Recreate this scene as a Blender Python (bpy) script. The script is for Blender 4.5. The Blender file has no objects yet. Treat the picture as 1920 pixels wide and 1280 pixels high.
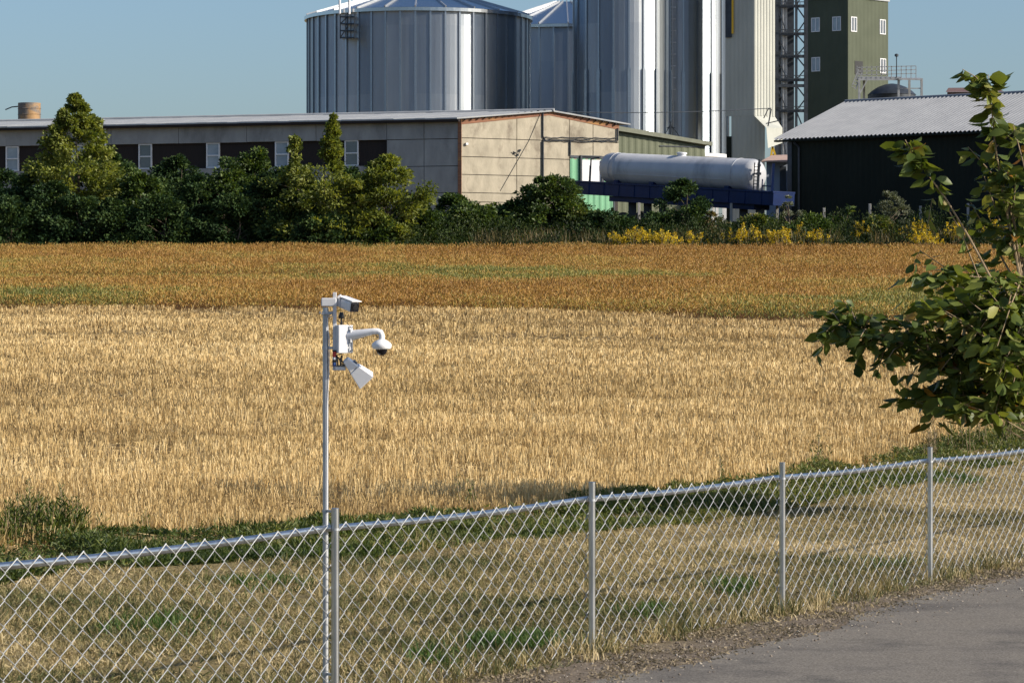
import bpy, math, random
import numpy as np
from mathutils import Vector, Matrix

random.seed(7)
RNG = np.random.default_rng(7)
R = math.radians
F = 6000.0            # focal length in pixels of the 1920 wide photograph
EYE = 2.14            # eye height above the road verge
SC = bpy.context.scene
COL = SC.collection

# ------------------------------------------------------------------ camera
cam = bpy.data.cameras.new("camera")
cam.sensor_width = 36.0
cam.lens = F / 1920 * 36.0
cam.shift_y = -40 / 1920
cam.clip_start = 0.5
cam.clip_end = 9000
camo = bpy.data.objects.new("camera", cam)
camo.location = (0, 0, EYE)
camo.rotation_euler = (R(90), 0, 0)
COL.objects.link(camo)
SC.camera = camo

# ------------------------------------------------------------------ light
SUN_EL, SUN_AZ = 27.0, 106.0      # azimuth clockwise from +Y
w = bpy.data.worlds.new("World")
SC.world = w
w.use_nodes = True
nt = w.node_tree
bg = nt.nodes["Background"]
sky = nt.nodes.new("ShaderNodeTexSky")
sky.sky_type = 'NISHITA'
sky.sun_disc = False
sky.sun_elevation = R(SUN_EL)
sky.sun_rotation = R(SUN_AZ)
sky.altitude = 200
sky.air_density = 1.0
sky.dust_density = 2.0
sky.ozone_density = 4.6
nt.links.new(sky.outputs[0], bg.inputs[0])
bg.inputs[1].default_value = 0.10
sun = bpy.data.lights.new("sun", 'SUN')
sun.energy = 4.6
sun.angle = R(0.5)
sun.color = (1.0, 0.90, 0.76)
suno = bpy.data.objects.new("sun", sun)
sdir = Vector((math.sin(R(SUN_AZ)) * math.cos(R(SUN_EL)), math.cos(R(SUN_AZ)) * math.cos(R(SUN_EL)), math.sin(R(SUN_EL))))
suno.rotation_euler = (-sdir).to_track_quat('-Z', 'Y').to_euler()
suno.location = (60, -20, 60)
COL.objects.link(suno)
SC.view_settings.view_transform = 'Standard'
SC.view_settings.look = 'None'
SC.view_settings.exposure = 0.5
SC.view_settings.gamma = 1.0
SC.cycles.max_bounces = 6
SC.cycles.diffuse_bounces = 3
SC.cycles.glossy_bounces = 3
SC.cycles.transmission_bounces = 3
SC.cycles.transparent_max_bounces = 6

# ------------------------------------------------------------------ helpers
def P(px, py, Z):
    return Vector(((px - 960) * Z / F, Z, EYE + (600 - py) * Z / F))

def vnoise(x, y, seed=0):
    x = np.asarray(x, float); y = np.asarray(y, float)
    xi = np.floor(x).astype(np.int64); yi = np.floor(y).astype(np.int64)
    fx = x - xi; fy = y - yi
    fx = fx * fx * (3 - 2 * fx); fy = fy * fy * (3 - 2 * fy)
    def h(a, b):
        n = (a * 374761393 + b * 668265263 + seed * 974711) & 0x7fffffff
        n = ((n ^ (n >> 13)) * 1274126177) & 0x7fffffff
        return ((n ^ (n >> 16)) & 0xffff) / 65535.0
    return (h(xi, yi) * (1 - fx) + h(xi + 1, yi) * fx) * (1 - fy) + (h(xi, yi + 1) * (1 - fx) + h(xi + 1, yi + 1) * fx) * fy

def fbm(x, y, seed=0, o=3):
    t = 0; a = 0.5; s = 0
    for i in range(o):
        t = t + a * vnoise(x * 2 ** i, y * 2 ** i, seed + i); s += a; a *= 0.5
    return t / s

# terrain: level road and verge, field rising away from it
_zz = np.arange(0, 420, 0.5)
_hp = np.interp(_zz, [0, 20, 33, 60, 90, 120, 150, 182, 190, 200, 230, 420],
                [0, 0, .05, .64, 1.39, 2.60, 3.95, 5.85, 6.9, 8.1, 9.2, 9.4])
_k = np.exp(-0.5 * (np.arange(-20, 21) * 0.5 / 3.5) ** 2); _k /= _k.sum()
_hp = np.convolve(np.pad(_hp, 20, mode='edge'), _k, mode='valid')
FO = np.array([(1110 - 960) * 20.69 / F, 20.69])          # second post of the chain-link fence
FD = np.array([1.474, 2.84]); FD = FD / np.linalg.norm(FD)
FN = np.array([-FD[1], FD[0]])                            # away from the road

def fence_s(X, Y):
    return (np.asarray(X) - FO[0]) * FN[0] + (np.asarray(Y) - FO[1]) * FN[1]

def terrain(X, Y):
    s = fence_s(X, Y)
    k = np.clip(s / 7.0, 0, 1); k = k * k * (3 - 2 * k)
    k2 = np.clip((np.asarray(Y) - 60) / 60.0, 0, 1)
    return np.interp(Y, _zz, _hp) * np.maximum(k, k2)

def ground_hit(px, py):
    Z = np.arange(8, 330, 0.1)
    X = (px - 960) * Z / F
    d = terrain(X, Z) - (EYE + (600 - py) * Z / F)
    i = int(np.argmax(d > 0)) if (d > 0).any() else len(Z) - 1
    return float(X[i]), float(Z[i])

def on_ground(px, Z):
    X = (px - 960) * Z / F
    return Vector((X, Z, float(terrain(X, Z))))

class MB:
    def __init__(s): s.v = []; s.f = []
    def add(s, vs, fs):
        n = len(s.v)
        s.v += [tuple(x) for x in vs]
        s.f += [tuple(i + n for i in f) for f in fs]
        return s
    def box8(s, c):      # c: 4 bottom, 4 top
        return s.add(c, [(0, 3, 2, 1), (4, 5, 6, 7), (0, 1, 5, 4), (1, 2, 6, 5), (2, 3, 7, 6), (3, 0, 4, 7)])
    def box(s, c, size, rot=None):
        hx, hy, hz = size[0] / 2, size[1] / 2, size[2] / 2
        pts = [Vector((x * hx, y * hy, z * hz)) for z in (-1, 1) for (x, y) in ((-1, -1), (1, -1), (1, 1), (-1, 1))]
        if rot is not None: pts = [rot @ p for p in pts]
        return s.box8([p + Vector(c) for p in pts])
    def tube(s, pts, r, n=8, caps=True):
        pts = [Vector(p) for p in pts]
        rs = r if isinstance(r, (list, tuple)) else [r] * len(pts)
        rings = []
        up = None
        for i, p in enumerate(pts):
            t = (pts[min(i + 1, len(pts) - 1)] - pts[max(i - 1, 0)])
            if t.length < 1e-9: t = Vector((0, 0, 1))
            t.normalize()
            if up is None:
                up = Vector((0, 0, 1)) if abs(t.z) < 0.9 else Vector((0, 1, 0))
            a = t.cross(up)
            if a.length < 1e-6: a = t.cross(Vector((1, 0, 0)))
            a.normalize(); b = a.cross(t); up = b
            rings.append([p + (a * math.cos(2 * math.pi * k / n) + b * math.sin(2 * math.pi * k / n)) * rs[i] for k in range(n)])
        vs = [q for g in rings for q in g]
        fs = []
        for i in range(len(pts) - 1):
            for k in range(n):
                k2 = (k + 1) % n
                fs.append((i * n + k, i * n + k2, (i + 1) * n + k2, (i + 1) * n + k))
        if caps:
            fs.append(tuple(range(n))[::-1]); fs.append(tuple((len(pts) - 1) * n + k for k in range(n)))
        return s.add(vs, fs)
    def bar(s, p0, p1, wdt, dep=None):
        dep = dep or wdt
        p0, p1 = Vector(p0), Vector(p1)
        t = (p1 - p0).normalized()
        up = Vector((0, 0, 1)) if abs(t.z) < 0.95 else Vector((0, 1, 0))
        a = t.cross(up).normalized() * wdt / 2; b = a.cross(t).normalized() * dep / 2
        return s.box8([p0 - a - b, p0 + a - b, p0 + a + b, p0 - a + b, p1 - a - b, p1 + a - b, p1 + a + b, p1 - a + b])
    def lathe(s, base, prof, n=24, axis=None, caps=True):
        # prof: (radius, height) along axis
        base = Vector(base); ax = Vector(axis or (0, 0, 1)).normalized()
        a = ax.orthogonal().normalized(); b = ax.cross(a)
        vs = []; fs = []
        for (r, h) in prof:
            for k in range(n):
                t = 2 * math.pi * k / n
                vs.append(base + ax * h + (a * math.cos(t) + b * math.sin(t)) * r)
        for i in range(len(prof) - 1):
            for k in range(n):
                k2 = (k + 1) % n
                fs.append((i * n + k, i * n + k2, (i + 1) * n + k2, (i + 1) * n + k))
        if caps:
            fs.append(tuple(range(n))[::-1]); fs.append(tuple((len(prof) - 1) * n + k for k in range(n)))
        return s.add(vs, fs)

def root_loc(o):
    while o.parent: o = o.parent
    return Vector(o.location)

def tag(o, label=None, cat=None, group=None, kind=None):
    if label: o['label'] = label
    if cat: o['category'] = cat
    if group: o['group'] = group
    if kind: o['kind'] = kind
    return o

def thing(name, loc, label, cat, group=None):
    o = bpy.data.objects.new(name, None)
    o.empty_display_size = 0.2
    o.location = loc
    COL.objects.link(o)
    return tag(o, label, cat, group)

def link(name, me, parent, smooth=False):
    if smooth:
        me.polygons.foreach_set('use_smooth', [True] * len(me.polygons))
    o = bpy.data.objects.new(name, me)
    COL.objects.link(o)
    if parent is not None: o.parent = parent
    return o

def obj(name, mb, m, parent=None, smooth=False, bevel=0, label=None, loc=None):
    off = root_loc(parent) if parent is not None else Vector(loc or (0, 0, 0))
    me = bpy.data.meshes.new(name)
    me.from_pydata([(v[0] - off.x, v[1] - off.y, v[2] - off.z) for v in mb.v], [], mb.f)
    me.materials.append(m)
    me.update()
    o = link(name, me, parent, smooth)
    if parent is None: o.location = off
    if bevel:
        b = o.modifiers.new('bevel', 'BEVEL'); b.width = bevel; b.segments = 2; b.limit_method = 'ANGLE'
    if smooth:
        try:
            e = o.modifiers.new('es', 'EDGE_SPLIT'); e.split_angle = R(38)
        except Exception: pass
    if label: o['label'] = label
    return o

def np_obj(name, V, Fc, m, parent=None, tint=None, loc=None, smooth=False):
    off = root_loc(parent) if parent is not None else Vector(loc or (0, 0, 0))
    V = np.asarray(V, np.float32) - np.array(off, np.float32)
    Fc = np.asarray(Fc, np.int32)
    me = bpy.data.meshes.new(name)
    me.vertices.add(len(V)); me.vertices.foreach_set('co', V.ravel())
    k = Fc.shape[1]
    me.loops.add(Fc.size); me.loops.foreach_set('vertex_index', Fc.ravel())
    me.polygons.add(len(Fc)); me.polygons.foreach_set('loop_start', np.arange(0, Fc.size, k, dtype=np.int32))
    if tint is not None:
        a = me.attributes.new('tint', 'FLOAT', 'POINT')
        a.data.foreach_set('value', np.asarray(tint, np.float32))
    me.materials.append(m)
    me.update(calc_edges=True)
    o = link(name, me, parent, smooth)
    if parent is None: o.location = off
    return o

# --- scatter of leaves / blades as real faces
PAT_LEAF = (np.array([[0, 0, 0], [.42, .5, .10], [1, 0, -.06], [.42, -.5, .10]]), np.array([[0, 2, 1], [0, 3, 2]]))
PAT_BLADE = (np.array([[0, -.5, 0], [0, .5, 0], [1, 0, .0]]), np.array([[0, 1, 2]]))
PAT_BEND = (np.array([[0, -.5, 0], [0, .5, 0], [.6, -.4, .03], [.6, .4, .03], [1, 0, -.18]]),
            np.array([[0, 1, 3], [0, 3, 2], [2, 3, 4]]))
PAT_STALK = (np.array([[0, -.5, 0], [0, .5, 0], [1, -.4, 0], [1, .4, 0]]), np.array([[0, 1, 3], [0, 3, 2]]))
PAT_BIG = (np.array([[0, 0, 0], [.22, .38, .05], [.22, 0, 0], [.22, -.38, .05], [.55, .5, .01], [.55, 0, -.05],
                     [.55, -.5, .01], [.82, .25, -.09], [.82, 0, -.12], [.82, -.25, -.09], [1, 0, -.20]]),
           np.array([[0, 2, 1], [0, 3, 2], [1, 2, 5], [1, 5, 4], [2, 3, 6], [2, 6, 5], [4, 5, 8], [4, 8, 7], [5, 6, 9],
                     [5, 9, 8], [7, 8, 10], [8, 9, 10]]))

def unit(a): return a / np.maximum(np.linalg.norm(a, axis=1, keepdims=True), 1e-9)

def scatter(Pt, A, L, W, pat, B=None, tint=None, rng=RNG):
    n = len(Pt)
    A = unit(A)
    if B is None:
        B = rng.normal(size=(n, 3))
    B = unit(B - A * np.sum(A * B, axis=1, keepdims=True))
    N = np.cross(A, B)
    c, f = pat
    L = np.broadcast_to(np.asarray(L, float), (n,)); W = np.broadcast_to(np.asarray(W, float), (n,))
    V = (Pt[:, None, :] + A[:, None, :] * (c[None, :, 0:1] * L[:, None, None]) + B[:, None, :] * (c[None, :, 1:2] * W[:, None, None])
         + N[:, None, :] * (c[None, :, 2:3] * L[:, None, None]))
    k = len(c)
    Fc = (f[None] + (np.arange(n) * k)[:, None, None]).reshape(-1, 3)
    t = None if tint is None else np.repeat(tint, k)
    return V.reshape(-1, 3), Fc, t

def merge(parts):
    V = []; Fc = []; T = []; n = 0
    for v, f, t in parts:
        V.append(v); Fc.append(f + n); n += len(v); T.append(t if t is not None else np.zeros(len(v)))
    return np.concatenate(V), np.concatenate(Fc), np.concatenate(T)

# ------------------------------------------------------------------ materials
def nodes(name):
    m = bpy.data.materials.new(name); m.use_nodes = True
    n = m.node_tree.nodes; l = m.node_tree.links
    return m, n, l, n['Principled BSDF']

def N(n, t, **k):
    x = n.new(t)
    for a, b in k.items(): setattr(x, a, b)
    return x

def noise(n, l, vec, scale, detail=4, rough=0.6):
    t = n.new('ShaderNodeTexNoise'); t.inputs['Scale'].default_value = scale
    t.inputs['Detail'].default_value = detail; t.inputs['Roughness'].default_value = rough
    l.new(vec, t.inputs['Vector']); return t

def ramp(n, l, fac, stops):
    r = n.new('ShaderNodeValToRGB'); e = r.color_ramp.elements
    while len(e) > 1: e.remove(e[-1])
    e[0].position = stops[0][0]; e[0].color = (*stops[0][1], 1)
    for p, c in stops[1:]:
        x = e.new(p); x.color = (*c, 1)
    l.new(fac, r.inputs[0]); return r

def pmat(name, c1, c2=None, rough=.7, metal=0, scale=3, stretch=(1, 1, 1), bump=0, bscale=30, lo=.35, hi=.65, spec=None, c3=None, s3=.7, rvar=0, detail=5):
    m, n, l, b = nodes(name)
    tc = N(n, 'ShaderNodeTexCoord'); mp = N(n, 'ShaderNodeMapping'); mp.inputs['Scale'].default_value = stretch
    l.new(tc.outputs['Object'], mp.inputs['Vector'])
    c2 = c2 or tuple(x * .8 for x in c1)
    t = noise(n, l, mp.outputs[0], scale, detail)
    r = ramp(n, l, t.outputs[0], [(lo, c2), (hi, c1)])
    out = r.outputs[0]
    if c3:
        t3 = noise(n, l, mp.outputs[0], s3, 6, .7)
        r3 = ramp(n, l, t3.outputs[0], [(.52, (0, 0, 0)), (.66, (1, 1, 1))])
        mx = N(n, 'ShaderNodeMixRGB'); l.new(r3.outputs[0], mx.inputs[0]); l.new(out, mx.inputs[1])
        mx.inputs[2].default_value = (*c3, 1); out = mx.outputs[0]
    l.new(out, b.inputs['Base Color'])
    b.inputs['Roughness'].default_value = rough; b.inputs['Metallic'].default_value = metal
    if spec is not None: b.inputs['Specular IOR Level'].default_value = spec
    if rvar:
        mr = N(n, 'ShaderNodeMapRange'); l.new(t.outputs[0], mr.inputs[0])
        mr.inputs[3].default_value = rough - rvar; mr.inputs[4].default_value = rough + rvar
        l.new(mr.outputs[0], b.inputs['Roughness'])
    if bump:
        tb = noise(n, l, mp.outputs[0], bscale, 3)
        bp = N(n, 'ShaderNodeBump'); bp.inputs['Strength'].default_value = bump; bp.inputs['Distance'].default_value = .02
        l.new(tb.outputs[0], bp.inputs['Height']); l.new(bp.outputs[0], b.inputs['Normal'])
    return m

def leafmat(name, stops, trans=.35, rough=.5, spec=.35, tcol=None):
    m, n, l, b = nodes(name)
    a = N(n, 'ShaderNodeAttribute'); a.attribute_name = 'tint'
    r = ramp(n, l, a.outputs['Fac'], stops)
    l.new(r.outputs[0], b.inputs['Base Color'])
    b.inputs['Roughness'].default_value = rough; b.inputs['Specular IOR Level'].default_value = spec
    if trans:
        t = N(n, 'ShaderNodeBsdfTranslucent')
        mu = N(n, 'ShaderNodeMixRGB'); mu.blend_type = 'MULTIPLY'; mu.inputs[0].default_value = 1
        l.new(r.outputs[0], mu.inputs[1]); mu.inputs[2].default_value = (*(tcol or (1.3, 1.25, .5)), 1)
        l.new(mu.outputs[0], t.inputs[0])
        mx = N(n, 'ShaderNodeMixShader'); mx.inputs[0].default_value = trans
        l.new(b.outputs[0], mx.inputs[1]); l.new(t.outputs[0], mx.inputs[2])
        l.new(mx.outputs[0], n['Material Output'].inputs[0])
    return m

M = {}
M['galv'] = pmat('galvanised_steel', (.52, .54, .56), (.40, .42, .44), rough=.24, metal=1, scale=9, rvar=.08)
M['galvdull'] = pmat('dull_galvanised_steel', (.50, .52, .54), (.40, .42, .44), rough=.5, metal=.8, scale=12)
M['post'] = pmat('galvanised_tube', (.58, .60, .61), (.44, .46, .47), rough=.30, metal=1, scale=5, rvar=.06, stretch=(1, 1, .3))
M['stiff'] = pmat('silo_stiffener_steel', (.34, .38, .42), (.26, .29, .33), rough=.32, metal=.95, scale=12)
M['wire'] = pmat('fence_wire', (.50, .51, .50), (.38, .39, .39), rough=.6, metal=.05, scale=20)
M['white'] = pmat('white_enamel', (.80, .80, .80), (.74, .74, .75), rough=.38, scale=6)
M['whitegrey'] = pmat('pale_grey_enamel', (.62, .62, .63), (.55, .55, .57), rough=.45, scale=6)
M['black'] = pmat('black_plastic', (.012, .012, .014), (.02, .02, .022), rough=.3)
M['glassblack'] = pmat('smoked_glass', (.006, .006, .009), (.009, .008, .012), rough=.06)
M['redband'] = pmat('red_band', (.6, .05, .04), (.5, .04, .03), rough=.4)
M['blueband'] = pmat('blue_band', (.05, .10, .3), (.04, .08, .22), rough=.4)
M['conc_lit'] = pmat('sunlit_gable_concrete', (.44, .39, .295), (.32, .285, .215), rough=.9, scale=1.6, bump=.5, bscale=9, lo=.3, hi=.62, c3=(.235, .20, .15), s3=.7, stretch=(1, 1, .6))  # warm, paler copy of the barn concrete, sunlight mixed into its colour
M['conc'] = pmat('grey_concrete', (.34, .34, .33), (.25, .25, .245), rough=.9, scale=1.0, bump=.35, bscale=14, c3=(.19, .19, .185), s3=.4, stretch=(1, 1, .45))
M['conc_dark'] = pmat('panel_joint', (.05, .045, .04), rough=.95)
M['asbestos'] = pmat('fibre_cement_roof', (.38, .39, .39), (.30, .31, .315), rough=.85, scale=2, stretch=(.3, 1, 1), bump=.2)
M['darktimber'] = pmat('dark_boards', (.020, .012, .010), (.012, .008, .007), rough=.85, scale=4, stretch=(4, 4, .4))
M['redtimber'] = pmat('weathered_red_boards', (.30, .14, .08), (.19, .085, .05), rough=.85, scale=2.5, stretch=(.4, .4, 4), c3=(.42, .24, .06), s3=.5)
M['greendoor'] = pmat('green_painted_steel', (.16, .40, .23), (.13, .34, .19), rough=.55, scale=1.5, stretch=(1, 1, .4), c3=(.12, .28, .17), s3=.8)
M['olive'] = pmat('olive_cladding', (.11, .125, .07), (.09, .105, .058), rough=.6, scale=1.0)
M['oliveroof'] = pmat('olive_roof_sheet', (.16, .17, .12), (.12, .13, .09), rough=.6)
M['pane'] = pmat('window_glass', (.05, .07, .09), (.09, .11, .14), rough=.08, scale=.8, spec=1.0)
M['panelight'] = pmat('painted_sky_glass', (.30, .35, .40), (.20, .25, .30), rough=.18, scale=1.0, spec=1.0)  # pale blue base colour stands in for sky reflected in the panes
M['frame'] = pmat('white_window_frame', (.75, .76, .78), (.66, .67, .69), rough=.5)
M['shedwall'] = pmat('dark_teal_cladding', (.017, .0215, .0165), (.014, .0175, .0135), rough=.8, spec=.12, scale=.5)
M['shedroof'] = pmat('grey_corrugated_roof', (.25, .26, .275), (.205, .215, .23), rough=.6, scale=.9, stretch=(1, 1, 1))
M['towergreen'] = pmat('green_tower_cladding', (.085, .099, .068), (.073, .086, .058), rough=.7, spec=.2, scale=.6)
M['cream'] = pmat('cream_cladding', (.43, .44, .395), (.37, .38, .34), rough=.55, scale=.8, stretch=(1, 1, .3))
M['steel'] = pmat('dark_steelwork', (.045, .055, .07), (.028, .034, .043), rough=.5, metal=.3)
M['palesteel'] = pmat('pale_steelwork', (.38, .39, .40), (.28, .29, .30), rough=.5, metal=.3)
M['tankwhite'] = pmat('white_tank_paint', (.47, .48, .50), (.41, .42, .44), rough=.42, scale=1.0, stretch=(1, 1, .3), c3=(.26, .27, .29), s3=.4)
M['chassis'] = pmat('blue_chassis_paint', (.002, .017, .085), (.002, .012, .06), rough=.5, spec=.25, scale=2)
M['rubber'] = pmat('tyre_rubber', (.018, .018, .018), (.03, .028, .025), rough=.85)
M['rust'] = pmat('rusty_steel', (.34, .21, .10), (.16, .14, .125), rough=.7, metal=.2, scale=.8, lo=.45, hi=.55)
M['pinkroof'] = pmat('faded_red_sheet', (.52, .36, .28), (.42, .29, .23), rough=.8)
M['shedblue'] = pmat('pale_blue_boards', (.36, .42, .52), (.28, .33, .42), rough=.7, stretch=(3, 3, .3))
M['yellow'] = pmat('yellow_paint', (.75, .46, .02), (.62, .38, .02), rough=.5)
M['brownroof'] = pmat('brown_roof_sheet', (.16, .095, .085), (.12, .07, .065), rough=.8)
M['postconc'] = pmat('weathered_post', (.36, .35, .33), (.26, .25, .24), rough=.95)
M['bark'] = pmat('bark', (.16, .12, .085), (.09, .065, .045), rough=.9, scale=12, bump=.4)
M['stem'] = pmat('pale_twig', (.34, .25, .15), (.22, .16, .09), rough=.8, scale=10)

GREEN = [(0, (.014, .030, .009)), (.4, (.045, .080, .018)), (.75, (.095, .145, .030)), (1, (.16, .20, .05))]
GREEND = [(0, (.012, .028, .012)), (.5, (.034, .066, .023)), (1, (.09, .135, .04))]
GREENY = [(0, (.055, .080, .014)), (.5, (.17, .205, .038)), (1, (.31, .32, .08))]
M['leaf'] = leafmat('tree_leaves', GREENY, trans=.4)
M['leafdark'] = leafmat('scrub_leaves', GREEND, trans=.2, spec=.12, rough=.6)
M['under'] = leafmat('undergrowth_leaves', [(0, (.010, .022, .008)), (.5, (.035, .058, .014)), (.85, (.10, .12, .035)), (1, (.22, .19, .08))], trans=.3, spec=.2)
M['leafmid'] = leafmat('shrub_leaves', GREEN, trans=.3)
M['leafgrey'] = leafmat('grey_green_leaves', [(0, (.06, .075, .045)), (.6, (.14, .16, .10)), (1, (.26, .27, .20))], trans=.25)
M['apple'] = leafmat('broad_leaves', [(0, (.030, .052, .012)), (.45, (.085, .122, .024)), (.8, (.19, .22, .05)), (.93, (.30, .30, .09)), (.97, (.30, .17, .03)), (1, (.38, .15, .03))], trans=.32, rough=.45, spec=.28)
M['goldenrod'] = leafmat('yellow_blossom', [(0, (.55, .36, .01)), (1, (.85, .66, .03))], trans=.2, tcol=(1, 1, .6))
M['weed'] = leafmat('weed_leaves', [(0, (.022, .042, .010)), (.45, (.07, .105, .022)), (.8, (.16, .18, .05)), (1, (.30, .25, .10))], trans=.35)
M['weedbrown'] = leafmat('seeding_weeds', [(0, (.05, .05, .02)), (.45, (.12, .11, .045)), (1, (.27, .20, .10))], trans=.25)
M['straw'] = leafmat('straw', [(0, (.20, .135, .06)), (.35, (.42, .29, .12)), (.7, (.63, .46, .205)), (1, (.79, .62, .33))], trans=.25, rough=.6, tcol=(1.1, 1, .8))
M['crop'] = leafmat('ripe_crop', [(0, (.16, .075, .02)), (.3, (.32, .165, .04)), (.6, (.42, .24, .06)), (.8, (.48, .33, .09)), (.92, (.32, .28, .06)), (1, (.19, .20, .05))], trans=.25, tcol=(1.1, 1, .6))
M['drygrass'] = leafmat('mown_dry_grass', [(0, (.075, .095, .03)), (.28, (.19, .165, .065)), (.6, (.38, .30, .15)), (1, (.60, .49, .29))], trans=.25, rough=.65, tcol=(1.1, 1, .7))
M['greengrass'] = leafmat('green_grass', [(0, (.025, .06, .012)), (.6, (.06, .12, .022)), (1, (.12, .17, .04))], trans=.3)

def ground_material():
    m, n, l, b = nodes('earth_and_turf')
    geo = N(n, 'ShaderNodeNewGeometry')
    pos = geo.outputs['Position']
    t1 = noise(n, l, pos, .8, 6); t2 = noise(n, l, pos, 14, 5, .75)
    turf = ramp(n, l, t2.outputs[0], [(.3, (.12, .095, .045)), (.5, (.24, .185, .085)), (.72, (.38, .30, .15))])
    soil = ramp(n, l, t2.outputs[0], [(.3, (.09, .06, .03)), (.6, (.19, .13, .065)), (.8, (.28, .20, .10))])
    crop = ramp(n, l, t2.outputs[0], [(.3, (.07, .032, .012)), (.7, (.17, .085, .025))])
    dirt = ramp(n, l, t2.outputs[0], [(.25, (.10, .078, .055)), (.5, (.19, .152, .112)), (.75, (.29, .24, .185))])
    out = turf.outputs[0]
    for nm, src in (('w_verge', dirt), ('w_stubble', soil), ('w_crop', crop)):
        a = N(n, 'ShaderNodeAttribute'); a.attribute_name = nm
        mx = N(n, 'ShaderNodeMixRGB'); l.new(a.outputs['Fac'], mx.inputs[0]); l.new(out, mx.inputs[1]); l.new(src.outputs[0], mx.inputs[2])
        out = mx.outputs[0]
    mv = N(n, 'ShaderNodeMixRGB'); mv.blend_type = 'MULTIPLY'; mv.inputs[0].default_value = .5
    v = ramp(n, l, t1.outputs[0], [(.3, (.6, .6, .6)), (.7, (1, 1, 1))])
    l.new(out, mv.inputs[1]); l.new(v.outputs[0], mv.inputs[2])
    l.new(mv.outputs[0], b.inputs['Base Color']); b.inputs['Roughness'].default_value = .95
    b.inputs['Specular IOR Level'].default_value = .1
    bp = N(n, 'ShaderNodeBump'); bp.inputs['Strength'].default_value = .7; bp.inputs['Distance'].default_value = .03
    t3 = noise(n, l, pos, 30, 4, .7)
    l.new(t3.outputs[0], bp.inputs['Height']); l.new(bp.outputs[0], b.inputs['Normal'])
    return m
M['ground'] = ground_material()

def asphalt_material():
    m, n, l, b = nodes('worn_asphalt')
    geo = N(n, 'ShaderNodeNewGeometry'); pos = geo.outputs['Position']
    t1 = noise(n, l, pos, 60, 3, .8); t2 = noise(n, l, pos, .9, 5, .6); t3 = noise(n, l, pos, 6, 4, .6)
    base = ramp(n, l, t1.outputs[0], [(.30, (.078, .069, .057)), (.5, (.185, .164, .135)), (.72, (.34, .302, .25))])
    v = ramp(n, l, t2.outputs[0], [(.36, (.62, .62, .64)), (.47, (.92, .92, .92)), (.7, (1.0, .99, .97))])
    mv = N(n, 'ShaderNodeMixRGB'); mv.blend_type = 'MULTIPLY'; mv.inputs[0].default_value = .9
    l.new(base.outputs[0], mv.inputs[1]); l.new(v.outputs[0], mv.inputs[2])
    v3 = ramp(n, l, t3.outputs[0], [(.3, (.8, .8, .8)), (.6, (1, 1, 1))])
    mv2 = N(n, 'ShaderNodeMixRGB'); mv2.blend_type = 'MULTIPLY'; mv2.inputs[0].default_value = .7
    l.new(mv.outputs[0], mv2.inputs[1]); l.new(v3.outputs[0], mv2.inputs[2])
    out = mv2.outputs[0]
    for (px, py, sx, sy) in ((1412, 1240, .22, .5), (1665, 1207, .55, .9), (1885, 1205, .3, .5), (1540, 1275, .4, .5)):   # old oil and damp stains
        Zg = EYE * F / (py - 600); cx = (px - 960) * Zg / F
        su = N(n, 'ShaderNodeVectorMath', operation='SUBTRACT'); l.new(pos, su.inputs[0]); su.inputs[1].default_value = (cx, Zg, 0)
        dv = N(n, 'ShaderNodeVectorMath', operation='DIVIDE'); l.new(su.outputs[0], dv.inputs[0]); dv.inputs[1].default_value = (sx, sy, 1)
        ln = N(n, 'ShaderNodeVectorMath', operation='LENGTH'); l.new(dv.outputs[0], ln.inputs[0])
        ad = N(n, 'ShaderNodeMath', operation='ADD'); l.new(ln.outputs['Value'], ad.inputs[0]); l.new(t3.outputs[0], ad.inputs[1])
        rr = ramp(n, l, ad.outputs[0], [(.45, (.60, .61, .63)), (1.0, (1, 1, 1))])
        mm = N(n, 'ShaderNodeMixRGB'); mm.blend_type = 'MULTIPLY'; mm.inputs[0].default_value = 1
        l.new(out, mm.inputs[1]); l.new(rr.outputs[0], mm.inputs[2]); out = mm.outputs[0]
    l.new(out, b.inputs['Base Color']); b.inputs['Roughness'].default_value = .85
    b.inputs['Specular IOR Level'].default_value = .25
    bp = N(n, 'ShaderNodeBump'); bp.inputs['Strength'].default_value = .35; bp.inputs['Distance'].default_value = .008
    l.new(t1.outputs[0], bp.inputs['Height']); l.new(bp.outputs[0], b.inputs['Normal'])
    return m
M['asphalt'] = asphalt_material()

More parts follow.
